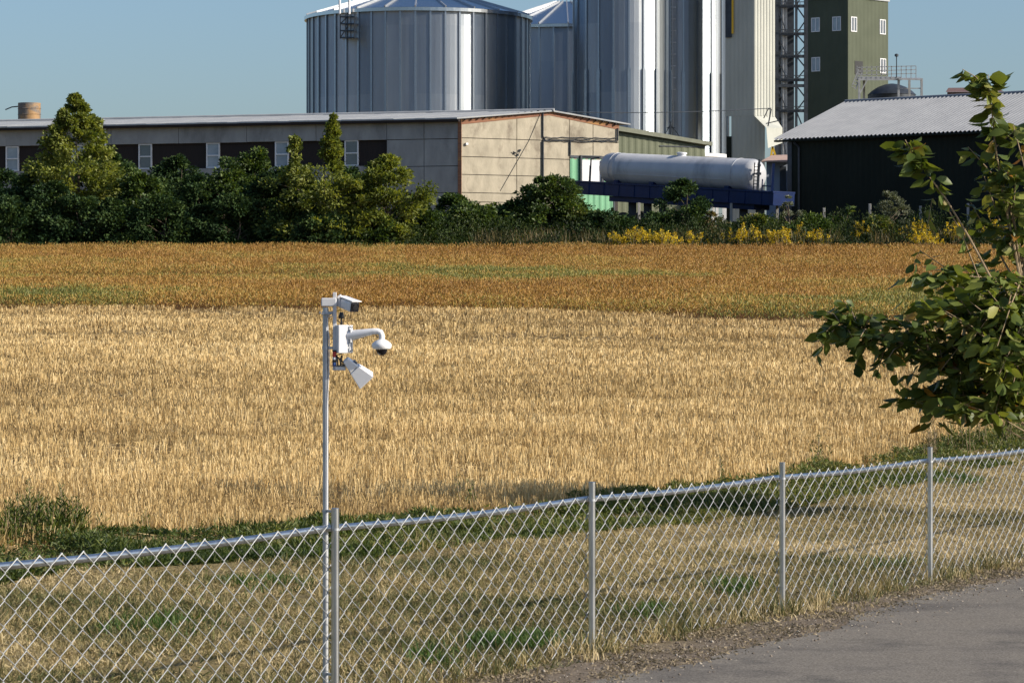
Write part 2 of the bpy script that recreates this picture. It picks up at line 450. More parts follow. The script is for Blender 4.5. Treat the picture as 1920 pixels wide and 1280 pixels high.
def silo_material():
    m, n, l, b = nodes('ribbed_galvanised_sheet')
    geo = N(n, 'ShaderNodeNewGeometry'); sp = N(n, 'ShaderNodeSeparateXYZ'); l.new(geo.outputs['Position'], sp.inputs[0])
    tc = N(n, 'ShaderNodeTexCoord'); mp = N(n, 'ShaderNodeMapping'); mp.inputs['Scale'].default_value = (1, 1, .12)
    l.new(tc.outputs['Object'], mp.inputs[0])
    t = noise(n, l, mp.outputs[0], .8, 5, .65)
    a = N(n, 'ShaderNodeAttribute'); a.attribute_name = 'tint'
    r = ramp(n, l, a.outputs['Fac'], [(0, (.24, .29, .34)), (1, (.50, .53, .54))])
    v = ramp(n, l, t.outputs[0], [(.3, (.82, .82, .84)), (.65, (1, 1, 1))])
    mv = N(n, 'ShaderNodeMixRGB'); mv.blend_type = 'MULTIPLY'; mv.inputs[0].default_value = 1
    l.new(r.outputs[0], mv.inputs[1]); l.new(v.outputs[0], mv.inputs[2])
    l.new(mv.outputs[0], b.inputs['Base Color'])
    b.inputs['Metallic'].default_value = .95; b.inputs['Roughness'].default_value = .36
    # fine horizontal ribs: the surface normal swings up and down across each rib
    mu = N(n, 'ShaderNodeMath', operation='MULTIPLY'); l.new(sp.outputs[2], mu.inputs[0]); mu.inputs[1].default_value = 2 * math.pi / .037
    si = N(n, 'ShaderNodeMath', operation='SINE'); l.new(mu.outputs[0], si.inputs[0])
    sc = N(n, 'ShaderNodeMath', operation='MULTIPLY'); l.new(si.outputs[0], sc.inputs[0]); sc.inputs[1].default_value = .34
    cx = N(n, 'ShaderNodeCombineXYZ'); l.new(sc.outputs[0], cx.inputs[2])
    ad = N(n, 'ShaderNodeVectorMath', operation='ADD'); l.new(geo.outputs['Normal'], ad.inputs[0]); l.new(cx.outputs[0], ad.inputs[1])
    no = N(n, 'ShaderNodeVectorMath', operation='NORMALIZE'); l.new(ad.outputs[0], no.inputs[0])
    l.new(no.outputs[0], b.inputs['Normal'])
    return m
M['silo'] = silo_material()

# ------------------------------------------------------------------ ground, road
# where the stubble begins (photo line) and where the ripe crop begins
front_px = [(-260, 1060), (0, 1045), (200, 1022), (640, 998), (1100, 955), (1460, 908), (1700, 862), (1920, 815), (2200, 790)]
FRONT = np.array([ground_hit(*p) for p in front_px])
crop_px = [(-300, 580), (0, 581), (400, 582), (750, 584), (1100, 591), (1500, 605), (1750, 611), (1920, 615), (2300, 622)]
CROPL = np.array([ground_hit(*p) for p in crop_px])

def ray_y(line, X, Y):
    """depth at which the view-direction of (X, Y) crosses a plan line given left to right"""
    u = np.asarray(X) / np.maximum(np.asarray(Y), 1)
    return np.interp(u, line[:, 0] / line[:, 1], line[:, 1])

CROP_FAR = 182.0
def grid_axis(dense0, dense1, step, outer):
    d = list(np.arange(dense0, dense1 + step / 2, step))
    g = 1.6 * step; lo = []; hi = []; x = dense0; y = dense1
    while x > outer[0]:
        x -= g; lo.append(x)
        y2 = y + g
        if y < outer[1]: hi.append(y2); y = y2
        g *= 1.45
    while y < outer[1]:
        y += g; hi.append(y); g *= 1.45
    return np.array(lo[::-1] + d + hi)
gx = grid_axis(-34, 34, .34, (-5000, 5000)); gy = grid_axis(12, 206, .34, (-600, 7000))
GX, GY = np.meshgrid(gx, gy)
GZ = terrain(GX, GY)
dense = (np.abs(GX) < 34) & (GY > 12) & (GY < 206)
S = fence_s(GX, GY)
yf = ray_y(FRONT, GX, GY); yc = ray_y(CROPL, GX, GY)
mid = (GY > 8)
jit = (fbm(GX * .8, GY * .8, 3) - .5) * 2.0
w_st = np.clip((GY - yf + jit * 1.0) / 1.0, 0, 1) * (GY < yc + .3) * mid
w_cr = ((GY >= yc) & mid & (GY < CROP_FAR + 1.5)) * 1.0
w_vg = np.clip((.35 - (S + jit * .55)) / .5, 0, 1) * (GY < 80) * (1 - w_st)
GZ = GZ + np.where(dense & (S > .4), (fbm(GX * 1.3, GY * 1.3, 9) - .5) * .10, 0)
V = np.stack([GX, GY, GZ], -1).reshape(-1, 3)
ny, nx = GX.shape
idx = np.arange(nx * ny).reshape(ny, nx)
Fq = np.stack([idx[:-1, :-1], idx[:-1, 1:], idx[1:, 1:], idx[1:, :-1]], -1).reshape(-1, 4)
go = np_obj('ground', V, Fq, M['ground'], smooth=True)
for nm, arr in (('w_stubble', w_st), ('w_crop', w_cr), ('w_verge', w_vg)):
    a = go.data.attributes.new(nm, 'FLOAT', 'POINT'); a.data.foreach_set('value', arr.astype(np.float32).ravel())
tag(go, kind='structure')

def gz(X, Y):
    X = np.asarray(X); Y = np.asarray(Y)
    return terrain(X, Y) + np.where(fence_s(X, Y) > .4, (fbm(X * 1.3, Y * 1.3, 9) - .5) * .10, 0)

road_px = [(700, 1400), (900, 1338), (1119, 1281), (1300, 1240), (1499, 1189), (1700, 1132), (1920, 1077), (2100, 1040), (2400, 990)]
RD = np.array([(((px - 960) * (EYE * F / (py - 600)) / F), EYE * F / (py - 600)) for px, py in road_px])
dirn = (RD[-1] - RD[0]) / np.linalg.norm(RD[-1] - RD[0])
RD = np.vstack([RD[0] - dirn * 40, RD, RD[-1] + dirn * 60])
tt = np.concatenate([[0], np.cumsum(np.linalg.norm(np.diff(RD, axis=0), axis=1))])
ts = np.arange(0, tt[-1], .06)
ex = np.interp(ts, tt, RD[:, 0]); ey = np.interp(ts, tt, RD[:, 1])
nrm = np.array([-dirn[1], dirn[0]])
off = (fbm(ts * .9, ts * 0, 21, 5) - .5) * .5 + (vnoise(ts * 7, ts * 0, 5) - .5) * .07
ex += nrm[0] * off; ey += nrm[1] * off
n_ = len(ts)
Vr = np.concatenate([np.stack([ex, ey, np.full(n_, .004)], -1), np.stack([ex - nrm[0] * 7, ey - nrm[1] * 7, np.full(n_, .004)], -1)])
Fr = np.stack([np.arange(n_ - 1), np.arange(1, n_), n_ + np.arange(1, n_), n_ + np.arange(n_ - 1)], -1)[:, ::-1]
tag(np_obj('road', Vr, Fr, M['asphalt']), kind='structure')

# ------------------------------------------------------------------ things along the fence
fx = lambda t: FO + FD * t          # plan point on the fence line, t in metres from the second post
def fp(t, z, n=0.0):
    q = FO + FD * t + FN * n
    return Vector((q[0], q[1], z))
STEP = 3.2
def rail_z(t): return .995
fence = thing('chain_link_fence', fp(-STEP, 0), 'galvanised chain-link fence with tubular posts and top rail running along the road verge', 'fence')
def t_at(px, n):
    k = (px - 960) / F; q = FO + FN * n
    return (k * q[1] - q[0]) / (FD[0] - k * FD[1])
PT = [t_at(x, -.034) for x in (628.5, 1110, 1467, 1744)]
PT = [PT[0] - 3.35] + PT + [PT[-1] + 3.2 * k for k in range(1, 6)]
for t in PT:
    mb = MB().lathe(fp(t, -.02, -.034), [(.0222, 0), (.0222, 1.118), (.0205, 1.12)], 20)
    po = obj('post', mb, M['post'], fence, smooth=True)
    obj('tie_band', MB().lathe(fp(t, .975, -.034), [(.0245, 0), (.0245, .014)], 14), M['galvdull'], po, smooth=True)
for i in range(-2, 7):
    pts = [fp(PT[i + 2] + (PT[i + 3] - PT[i + 2]) * k / 12, .985 - .018 * math.sin(math.pi * k / 12), .024) for k in range(13)]
    obj('top_rail', MB().tube(pts, .0195, 14), M['post'], fence, smooth=True)
mesh = MB()
DW, DH = .181, .1275
z0 = -.012
nl = 17
t = -2 * STEP; j = 0
random.seed(3)
while t < 7 * STEP:
    pts = []
    for k in range(nl):
        c = j if (k + j) % 2 == 0 else j + 1
        tt_ = -2 * STEP + c * DW / 2
        z = z0 + k * DH / 2 + .006 * math.sin(tt_ * 1.7) + .004 * math.sin(tt_ * 5.1)
        bulge = .022 * math.sin(k / (nl - 1) * math.pi) * math.sin(tt_ * 1.9 + 1) * .6
        side = .003 if c == j else -.003
        pts.append(fp(tt_ + random.uniform(-.002, .002), z + random.uniform(-.0015, .0015), bulge + side))
    mesh.tube(pts, .0034, 6, caps=True)
    t += DW / 2; j += 1
obj('wire_mesh', mesh, M['wire'], fence)

# ------------------------------------------------------------------ surveillance pole and units
ZP = 17.82
u = ZP / F
def C(px, py, d=0.0):
    v = P(px, py, ZP); v.y += d; return v
pole = thing('surveillance_pole', Vector((C(610.5, 0).x, ZP, 0)), 'slender galvanised mast carrying white security cameras, clamped to a fence post', 'pole')
px0 = C(610.5, 580)
obj('mast', MB().tube([Vector((px0.x, ZP, -.1)), Vector((px0.x, ZP, 1.2)), C(610.5, 576)], .0160, 16), M['galvdull'], pole, smooth=True)
b = MB(); b.box(C(617, 566.5), (29 * u, .05, 16 * u)); obj('head_bracket', b, M['whitegrey'], pole, bevel=.006)
obj('mounting_rail', MB().box(C(627.6, 621), (6.6 * u, .035, 146 * u)), M['whitegrey'], pole, bevel=.002)
for y in (586.5, 652):
    b = MB(); b.lathe(C(610.5, y) - Vector((0, 0, .010)), [(.0195, 0), (.0195, .02)], 16)
    b.box(C(620, y), (14 * u, .018, .014))
    if y < 600:
        b.tube([C(602, y, -.012), C(599, y, -.012)], .006, 8); b.tube([C(603, y + 2, -.03), C(622, y + 2, -.03)], .004, 8)
        b.tube([C(620 + 4 * math.cos(a), 590 + 4 * math.sin(a), -.03) for a in np.linspace(0, 5.5, 12)], .0028, 6)
    obj('clamp', b, M['galvdull'], pole, smooth=True)
for z in (EYE + (600 - 957) * u, EYE + (600 - 1262) * u):
    b = MB(); b.lathe(Vector((px0.x, ZP, z - .008)), [(.019, 0), (.019, .016)], 14)
    q = fp(PT[1], z, -.034); b.bar(Vector((px0.x, ZP, z)), q, .010, .014)
    obj('strap', b, M['galvdull'], pole)
b = MB(); b.tube([C(613, 592, -.02), C(618, 640, -.022), C(617, 700, -.015), C(613.5, 760, -.014), C(612.6, 1000, -.013)], .0028, 6)
obj('cable', b, M['whitegrey'], pole, smooth=True)

def orient(d, up=(0, 0, 1)):
    d = Vector(d).normalized(); upv = Vector(up)
    x = d; y = upv.cross(x).normalized(); z = x.cross(y)
    return Matrix((x, y, z)).transposed()

def frustum(mb, p0, p1, w0, h0, w1, h1, up=(0, 0, 1)):
    m = orient(Vector(p1) - Vector(p0), up)
    def ring(p, w_, h_): return [Vector(p) + m @ Vector((0, a * w_ / 2, c * h_ / 2)) for a, c in ((-1, -1), (1, -1), (1, 1), (-1, 1))]
    return mb.box8(ring(p0, w0, h0) + ring(p1, w1, h1))

# bullet camera
bc = thing('bullet_camera', C(637, 566), 'white bullet camera with a black square face, topmost on the mast', 'security camera', 'white units on the surveillance mast')
back, frontp = C(640, 566.5, .035), C(666, 576, -.062)
d = (frontp - back).normalized()
obj('body', frustum(MB(), back, frontp, .056, .056, .062, .060), M['white'], bc, bevel=.012)
obj('lens_face', frustum(MB(), frontp - d * .002, frontp + d * .006, .056, .054, .054, .052), M['glassblack'], bc, bevel=.008)
m3 = orient(d)
up3 = m3 @ Vector((0, 0, 1))
hood = MB(); frustum(hood, back + up3 * .034 - d * .01, frontp + up3 * .035 + d * .014, .058, .005, .068, .005)
obj('sun_hood', hood, M['white'], bc, bevel=.002)
obj('lens', MB().lathe(frontp + d * .0055, [(.017, 0), (.017, .003), (.012, .0035)], 20, axis=d), M['black'], bc, smooth=True)
b = MB(); frustum(b, C(631, 566, .005), back, .05, .05, .04, .042); b.tube([C(633, 559, -.005), C(638, 553, 0), C(641, 557, .02)], .006, 8)
obj('bracket', b, M['whitegrey'], bc, bevel=.003)
b = MB(); b.tube([C(640, 575, .02), C(638, 581, 0), C(632, 584, 0)], .0032, 6)
obj('cable', b, M['yellow'], bc)

# antenna
an = thing('antenna', C(640, 604), 'stubby black antenna standing on top of the white junction box', 'antenna', 'white units on the surveillance mast')
obj('cap', MB().lathe(C(640, 597), [(.0145, 0), (.0155, .004), (.014, .02), (.0105, .032), (.006, .036)], 16), M['black'], an, smooth=True)
b = MB(); b.lathe(C(640, 610), [(.007, 0), (.007, .012), (.009, .012), (.009, .018), (.005, .018), (.005, .04)], 12)
b.tube([C(634, 598), C(634, 602), C(637, 604)], .003, 6)
obj('stem', b, M['black'], an, smooth=True)

# junction box
jb = thing('junction_box', C(643, 662), 'white junction box with a hinged cover fixed to the mounting rail', 'junction box', 'white units on the surveillance mast')
rot = Matrix.Rotation(R(20), 3, 'Z')
cb = C(641, 635.5, -.012)
obj('housing', MB().box(cb, (20.5 * u, .075, 53 * u), rot), M['white'], jb, bevel=.005)
lid = cb + rot @ Vector((14.6 * u, 0, 0))
obj('cover', MB().box(lid, (8 * u, .072, 52 * u), rot), M['white'], jb, bevel=.006)
b = MB(); 
for dz in (-.060, -.03, .0, .03, .060):
    b.box(cb + rot @ Vector((10.4 * u, -.0385, dz)), (.0035, .006, .022), rot)
obj('hinge', b, M['galvdull'], jb)
for (dx, dz) in ((13, .066), (17, .066), (13, -.066), (17, -.062)):
    obj('screw', MB().lathe(cb + rot @ Vector((dx * u, -.036, dz)), [(.0032, 0), (.0032, .004)], 8, axis=rot @ Vector((0, -1, 0))), M['black'], jb)
b = MB(); b.tube([cb + rot @ Vector((16 * u, -.038, z)) for z in (-.02, -.045, -.07)], .0022, 6); b.tube([cb + rot @ Vector((12 * u, -.0395, .02)), cb + rot @ Vector((16 * u, -.039, -.03))], .0015, 5)
obj('cable', b, M['galvdull'], jb)

# dome camera on its arm
dc = thing('dome_camera', C(716, 640), 'white dome camera with smoked lens hanging from a curved arm', 'security camera', 'white units on the surveillance mast')
arm = [C(654, 629.5, -.015), C(668, 627, -.03), C(686, 623.5, -.045), C(700, 621, -.055), C(709, 620.8, -.06), C(714.5, 623, -.062), C(716.5, 628, -.063), C(716.8, 637, -.063)]
obj('arm', MB().tube(arm, [.032, .027, .021, .0175, .017, .0165, .0160, .0155], 18), M['white'], dc, smooth=True)
obj('wall_plate', MB().box(C(655, 629.5, -.015), (.008, .068, .075), rot), M['white'], dc, bevel=.003)
hb = C(716.5, 653.5, -.063)
obj('housing', MB().lathe(hb, [(.034, -.004), (.048, 0), (.0545, .009), (.0548, .024), (.050, .031), (.036, .043), (.021, .050), (.015, .054)], 32), M['white'], dc, smooth=True)
obj('dome', MB().lathe(hb, [(.004, -.037), (.014, -.035), (.024, -.027), (.030, -.014), (.0325, -.002)], 28), M['glassblack'], dc, smooth=True)
obj('cable', MB().tube([C(704, 627, -.075), C(707, 630.5, -.08), C(711, 632, -.078)], .002, 6), M['black'], dc)

# banded connector on the rail and the lower tapered unit
rl = C(627.5, 671, -.022)
bl = thing('banded_beacon', C(627.5, 685, -.022), 'small red, grey and blue banded cylinder at the foot of the mounting rail', 'beacon', 'white units on the surveillance mast')
for (za, zb, mm) in ((686, 679, 'blueband'), (679, 674, 'black'), (674, 669, 'whitegrey'), (669, 659, 'redband'), (659, 656, 'black')):
    obj('band', MB().lathe(C(627.5, za, -.022), [(.0115, 0), (.0115, (za - zb) * u - .0006)], 16), M[mm], bl, smooth=True)

fl = thing('floodlight', C(640, 680), 'white tapered hooded unit tilted steeply down, lowest on the mast', 'floodlight', 'white units on the surveillance mast')
p0, p1 = C(648, 673.5, -.025), C(687, 713.5, .015)
upv = Vector((1, -.2, 1))
body = MB(); frustum(body, p0, p0.lerp(p1, .42), .042, .036, .062, .060, upv); 
obj('body', body, M['white'], fl, bevel=.006)
hood = MB(); frustum(hood, p0.lerp(p1, .43), p1, .066, .064, .100, .104, upv)
obj('hood', hood, M['white'], fl, bevel=.004)
ln = MB(); q = p0.lerp(p1, 1.004); q2 = p0.lerp(p1, 1.012); frustum(ln, q, q2, .088, .09, .088, .09, upv)
obj('lens_face', ln, M['whitegrey'], fl)
fins = MB()
m4 = orient(p1 - p0, upv)
for k in range(3):
    fins.box(p0.lerp(p1, .24 + .05 * k) + m4 @ Vector((0, 0, .028)), (.003, .040, .010), m4)
obj('fin', fins, M['black'], fl)
b = MB(); b.bar(C(632, 665, -.03), C(634, 684, -.03), .008); b.bar(C(632, 668, -.03), C(646, 681, -.03), .008); b.bar(C(641, 666, -.03), C(639, 684, -.03), .009)
b.tube([C(633, 665, -.025), C(641, 663, -.035), C(643, 668, -.035), C(637, 673, -.035), C(641, 682, -.035), C(648, 684, -.03)], .0035, 6); b.box(C(640, 685, -.02), (16 * u, .03, .006))
obj('bracket', b, M['black'], fl)
b = MB(); b.box(C(638, 690, -.005), (20 * u, .045, 8 * u)); obj('base', b, M['whitegrey'], fl, bevel=.004)

# ------------------------------------------------------------------ plan frames for walls
class Frame:
    def __init__(s, px, Z, dx, dy):
        s.o = np.array([(px - 960) * Z / F, Z]); s.d = np.array([dx, dy]); s.d = s.d / np.linalg.norm(s.d)
        n = np.array([s.d[1], -s.d[0]]); s.n = n if n @ (-s.o) > 0 else -n
    def u(s, px):
        k = (px - 960) / F
        return (k * s.o[1] - s.o[0]) / (s.d[0] - k * s.d[1])
    def Z(s, u): return s.o[1] + s.d[1] * u
    def z(s, px, py): return EYE + (600 - py) * s.Z(s.u(px)) / F
    def p(s, u, z, n=0.0):
        q = s.o + s.d * u + s.n * n; return Vector((q[0], q[1], z))
    def box(s, mb, u0, u1, z0, z1, n0, n1):
        if u0 > u1: u0, u1 = u1, u0
        return mb.box8([s.p(u0, z0, n1), s.p(u1, z0, n1), s.p(u1, z0, n0), s.p(u0, z0, n0), s.p(u0, z1, n1), s.p(u1, z1, n1), s.p(u1, z1, n0), s.p(u0, z1, n0)])
    def prism(s, mb, poly, n0, n1):
        k = len(poly)
        vs = [s.p(a, c, n1) for a, c in poly] + [s.p(a, c, n0) for a, c in poly]
        fs = [tuple(range(k)), tuple(range(2 * k - 1, k - 1, -1))] + [(i, i + k, (i + 1) % k + k, (i + 1) % k) for i in range(k)]
        return mb.add(vs, fs)
    def corrugated(s, mb, u0, u1, z0, z1, period, depth, n=0.0, zf=None, ns=4):
        if u0 > u1: u0, u1 = u1, u0
        m_ = int((u1 - u0) / period * ns)
        vs = []; fs = []
        prof = [0, 1, 1, 0]
        for i in range(m_ + 1):
            uu = u0 + (u1 - u0) * i / m_
            dn = n + depth * prof[i % 4]
            zt = zf(uu) if zf else z1
            vs += [s.p(uu, z0, dn), s.p(uu, zt, dn)]
        for i in range(m_): fs.append((2 * i, 2 * i + 2, 2 * i + 3, 2 * i + 1))
        return mb.add(vs, fs)

def window(fr, parent, uc, zc, wd, ht, n0, bars='h', pane='pane', depth=.05):
    f = MB(); t = .07
    u0, u1, z0, z1 = uc - wd / 2, uc + wd / 2, zc - ht / 2, zc + ht / 2
    fr.box(f, u0, u0 + t, z0, z1, n0, n0 + depth); fr.box(f, u1 - t, u1, z0, z1, n0, n0 + depth)
    fr.box(f, u0 + t, u1 - t, z0, z0 + t, n0, n0 + depth); fr.box(f, u0 + t, u1 - t, z1 - t, z1, n0, n0 + depth)
    if bars == 'h': fr.box(f, u0 + t, u1 - t, zc - t / 2, zc + t / 2, n0, n0 + depth)
    else: fr.box(f, uc - t / 2, uc + t / 2, z0 + t, z1 - t, n0, n0 + depth)
    o = obj('window', f, M['frame'], parent)
    g = MB()
    if bars == 'h':
        fr.box(g, u0 + t, u1 - t, z0 + t, zc - t / 2, n0, n0 + depth * .4); fr.box(g, u0 + t, u1 - t, zc + t / 2, z1 - t, n0, n0 + depth * .4)
    else:
        fr.box(g, u0 + t, uc - t / 2, z0 + t, z1 - t, n0, n0 + depth * .4); fr.box(g, uc + t / 2, u1 - t, z0 + t, z1 - t, n0, n0 + depth * .4)
    obj('pane', g, M[pane], o)
    return o

# ------------------------------------------------------------------ barn
bf = Frame(863, 200, -.955, .297)
gf = Frame(863, 200, .878, .479)
BASE = 7.2
ZE = gf.z(863, 222)
UW = gf.u(1160); UR = gf.u(1030); ZR = gf.z(1030, 205)
def roofz(uu): return ZE + (ZR - ZE) * (uu / UR if uu < UR else (UW - uu) / (UW - UR))
barn = thing('barn', gf.p(0, 8.0), 'long low concrete-panel barn with a pale gable end, ribbon windows and green door', 'barn')
back_ = MB()
gf.prism(back_, [(0.03, BASE), (UW - .03, BASE), (UW - .03, roofz(UW) - .1), (UR, roofz(UR) - .1), (.03, roofz(0) - .1)], -.3, -.05)
obj('wall', back_, M['conc_dark'], barn)
# gable panels
rows = [BASE] + [gf.z(863, y) for y in (378, 361, 327, 293.5, 258.5)]
cols = [0, gf.u(969), gf.u(1018), gf.u(1068), gf.u(1112), UW]
g = .022
pan = MB()
TR = .40
for ci in range(5):
    a, c = cols[ci] + (g if ci else 0), cols[ci + 1] - (g if ci < 4 else 0)
    for ri in range(6):
        zb = rows[ri] + g
        if ci >= 3 and ri < 4: continue
        n1 = .0 + random.uniform(-.012, .012)
        if ri < 5:
            gf.prism(pan, [(a, zb), (c, zb), (c, rows[ri + 1] - g), (a, rows[ri + 1] - g)], -.045, n1)
        else:
            poly = [(a, zb), (c, zb), (c, roofz(c) - TR)]
            if a < UR < c: poly.append((UR, roofz(UR) - TR))
            poly.append((a, roofz(a) - TR))
            gf.prism(pan, poly, -.045, n1)
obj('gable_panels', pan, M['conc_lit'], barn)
tr = MB()
for (a, c) in ((-.02, UR), (UR, UW + .02)):
    for k, (d0, d1, nn) in enumerate(((.06, .22, .03), (.235, .39, .018))):
        gf.prism(tr, [(a, roofz(max(a, 0)) - d1), (c, roofz(min(c, UW)) - d1), (c, roofz(min(c, UW)) - d0), (a, roofz(max(a, 0)) - d0)], -.04, nn)
obj('gable_trim', tr, M['redtimber'], barn)
for k in range(24):
    rf_ends = MB()
    uu = .3 + k * (UW - .6) / 23
    gf.box(rf_ends, uu - .04, uu + .04, roofz(uu) - .15, roofz(uu) - .01, .032, .20)
    obj('rafter_end', rf_ends, M['darktimber'], barn)
# roof slabs
LB = bf.u(-260)
def bp_(s_, t_, dz=0.0):
    q = gf.o + bf.d * s_ + gf.d * t_
    tq = t_ if t_ < UR else UW - t_
    return Vector((q[0], q[1], ZE + (ZR - ZE) * (tq / UR) + dz))
rf = MB()
ns_ = 60
for (ta, tb) in ((-.55, UR), (UR, UW + .55)):
    for k in range(ns_):
        s0 = -.30 + (LB + .3) * k / ns_; s1 = -.30 + (LB + .3) * (k + 1) / ns_ - .012
        dz = random.uniform(-.012, .012)
        if ta < 0: q = lambda s_, t_, e: bp_(s_, t_, e + dz)
        else: q = lambda s_, t_, e: bp_(s_, t_, e + dz)
        rf.box8([q(s0, ta, 0), q(s1, ta, 0), q(s1, tb, 0), q(s0, tb, 0), q(s0, ta, .09), q(s1, ta, .09), q(s1, tb, .09), q(s0, tb, .09)])
ro = obj('roof', rf, M['asbestos'], barn)
rg = MB(); rg.tube([bp_(-.32, UR, .10), bp_(LB, UR, .10)], .11, 8); obj('ridge_cap', rg, M['asbestos'], ro)
fa = MB()
bf.box(fa, -.02, LB, ZE - .22, ZE - .075, .02, .42); obj('fascia', fa, M['darktimber'], ro)  # near-black board, the shadow below the eave is in its colour
# long wall
zt = ZE - .05
u725 = bf.u(725)
zb1 = bf.z(863, 260)
zrib = bf.z(272, 317)
lw = MB()
bf.box(lw, 0, LB, BASE, zt, -.45, -.2)
obj('backing_wall', lw, M['darktimber'], barn)
pan = MB()
uc = [0, bf.u(795), u725]
zr = [BASE, bf.z(863, 361), bf.z(863, 311), zb1, zt]
for i in range(2):
    for k in range(4):
        bf.box(pan, uc[i] + .02, uc[i + 1] - .02, zr[k] + .02, zr[k + 1] - .02, -.19, random.uniform(-.012, .01))
us = [bf.u(x) for x in (658, 523, 396, 271)]
stp = (us[-1] - us[0]) / 3
wu = [us[0] + stp * k for k in range(0, 8)]
edges = [u725] + [us[0] + stp * (k + .5) for k in range(0, 9)] + [LB]
edges = [e for e in edges if e <= LB]
for a, c in zip(edges[:-1], edges[1:]):
    bf.box(pan, a + .015, c - .015, zb1 + .02 + random.uniform(-.02, .02), zt, -.19, random.uniform(-.012, .01))
    bf.box(pan, a + .015, c - .015, BASE, zrib - .02, -.19, random.uniform(-.012, .01))
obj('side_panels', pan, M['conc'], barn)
zc = (bf.z(272, 270) + zrib) / 2 + .0
hgt = bf.z(272, 269) - zrib
for k, uu in enumerate(wu):
    window(bf, barn, uu, zc, .92, hgt - .04, -.19, 'h', 'pane' if k in (0, 3) else 'panelight', depth=.12)
obj('corner_trim', bf.box(MB(), -.10, .14, BASE, ZE - .1, .015, .06), M['redtimber'], barn)
dp = MB(); uu = bf.u(199); dp.tube([bf.p(uu, ZE - .1, .12), bf.p(uu, zb1 - .1, .12)], .06, 8); obj('downpipe', dp, M['frame'], barn)
# gable cables and pipe
cb_ = MB()
zz1 = gf.z(1017, 262)
cb_.tube([gf.p(gf.u(1017), roofz(gf.u(1017)) - .12, .07), gf.p(gf.u(1017), zz1 + .2, .07), gf.p(gf.u(1021), zz1, .07)], .045, 6)
cb_.tube([gf.p(gf.u(1017), zz1 - .1, .07), gf.p(gf.u(1017), gf.z(1017, 345), .07)], .06, 6)
for o_ in (0, .13, -.09):
    cb_.tube([gf.p(gf.u(1017 + (1158 - 1017) * k / 20), gf.z(1017 + 141 * k / 20, 262 + 1.5 * k / 20) + o_ + random.uniform(-.04, .04), .07) for k in range(21)], .025, 5)
cb_.tube([gf.p(UW - .12, zz1 + .1, .08), gf.p(UW - .12, ZE - .3, .08)], .05, 6)
cb_.tube([gf.p(gf.u(1068), zz1, .07), gf.p(gf.u(1068), gf.z(1068, 291), .07)], .05, 6)
obj('cable', cb_, M['steel'], barn)
cr = MB(); cr.tube([gf.p(gf.u(938), gf.z(938, 358), .02), gf.p(gf.u(991), gf.z(991, 265), .02), gf.p(gf.u(1012), gf.z(1012, 215), .05)], .016, 4)
obj('guy_wire', cr, M['steel'], barn)
# small bracket and lamp on the gable
lb = MB(); 
for (x, y) in ((964, 287), (970, 291), (974, 282)):
    gf.box(lb, gf.u(x) - .055, gf.u(x) + .055, gf.z(x, y) - .06, gf.z(x, y) + .06, 0.02, .10)
lb.tube([gf.p(gf.u(960), gf.z(960, 284), .1), gf.p(gf.u(970), gf.z(970, 290), .14), gf.p(gf.u(975), gf.z(975, 280), .1)], .025, 5)
obj('wall_bracket', lb, M['steel'], barn)
obj('insulator', gf.box(MB(), gf.u(872), gf.u(876), gf.z(873, 272), gf.z(873, 268), .02, .15), M['frame'], barn)
# green door
ud0, ud1 = gf.u(1069), gf.u(1150)
zd0, zd1 = BASE, gf.z(1069, 296)
dr = MB(); gf.corrugated(dr, ud0, ud1, zd0, zd1, .42, .03, -.02)
dro = obj('door', dr, M['greendoor'], barn)
fr_ = MB(); gf.box(fr_, ud0 - .02, ud1 + .1, zd1, zd1 + .16, -.02, .06); gf.box(fr_, ud1, ud1 + .1, zd0, zd1, -.02, .04)
obj('door_rail', fr_, M['steel'], dro)

wp = MB(); gf.box(wp, gf.u(1089.5), gf.u(1126), gf.z(1108, 352), gf.z(1108, 300), .02, .05)
obj('white_panel', wp, M['frame'], dro)
pf_ = MB()
gf.box(pf_, gf.u(1086.5), gf.u(1089.5), gf.z(1108, 352), gf.z(1108, 292), .02, .16); gf.box(pf_, gf.u(1126), gf.u(1130.5), gf.z(1108, 352), gf.z(1108, 300), .02, .16)
gf.box(pf_, gf.u(1089.5), gf.u(1126), gf.z(1108, 294), gf.z(1108, 292), .02, .16)
obj('dark_frame', pf_, M['steel'], dro)
# ------------------------------------------------------------------ green lean-to behind the barn
af = Frame(1140, 214, .90, .44)
annex = thing('lean_to', af.p(0, 8.5), 'olive green clad lean-to with a sloping roof behind the white tank', 'shed')
ua0, ua1 = af.u(1140), af.u(1322)
zA0, zA1 = af.z(1158, 238), af.z(1322, 266)
slope = (zA1 - zA0) / (af.u(1322) - af.u(1158))
zfn = lambda uu: zA0 + slope * (uu - af.u(1158))
wl = MB(); af.corrugated(wl, ua0, ua1, 8, 0, .5, .02, 0, zf=lambda uu: zfn(uu) - .25)
obj('wall', wl, M['olive'], annex)
rr = MB(); af.prism(rr, [(ua0, zfn(ua0) - .30), (af.u(1331), zfn(af.u(1331)) - .22), (af.u(1331), zfn(af.u(1331)) + .02), (ua0, zfn(ua0) + .02)], -7, .35)
obj('roof', rr, M['oliveroof'], annex)
obj('seam', af.box(MB(), af.u(1236), ua1, af.z(1280, 276), af.z(1280, 274), .02, .05), M['steel'], annex)

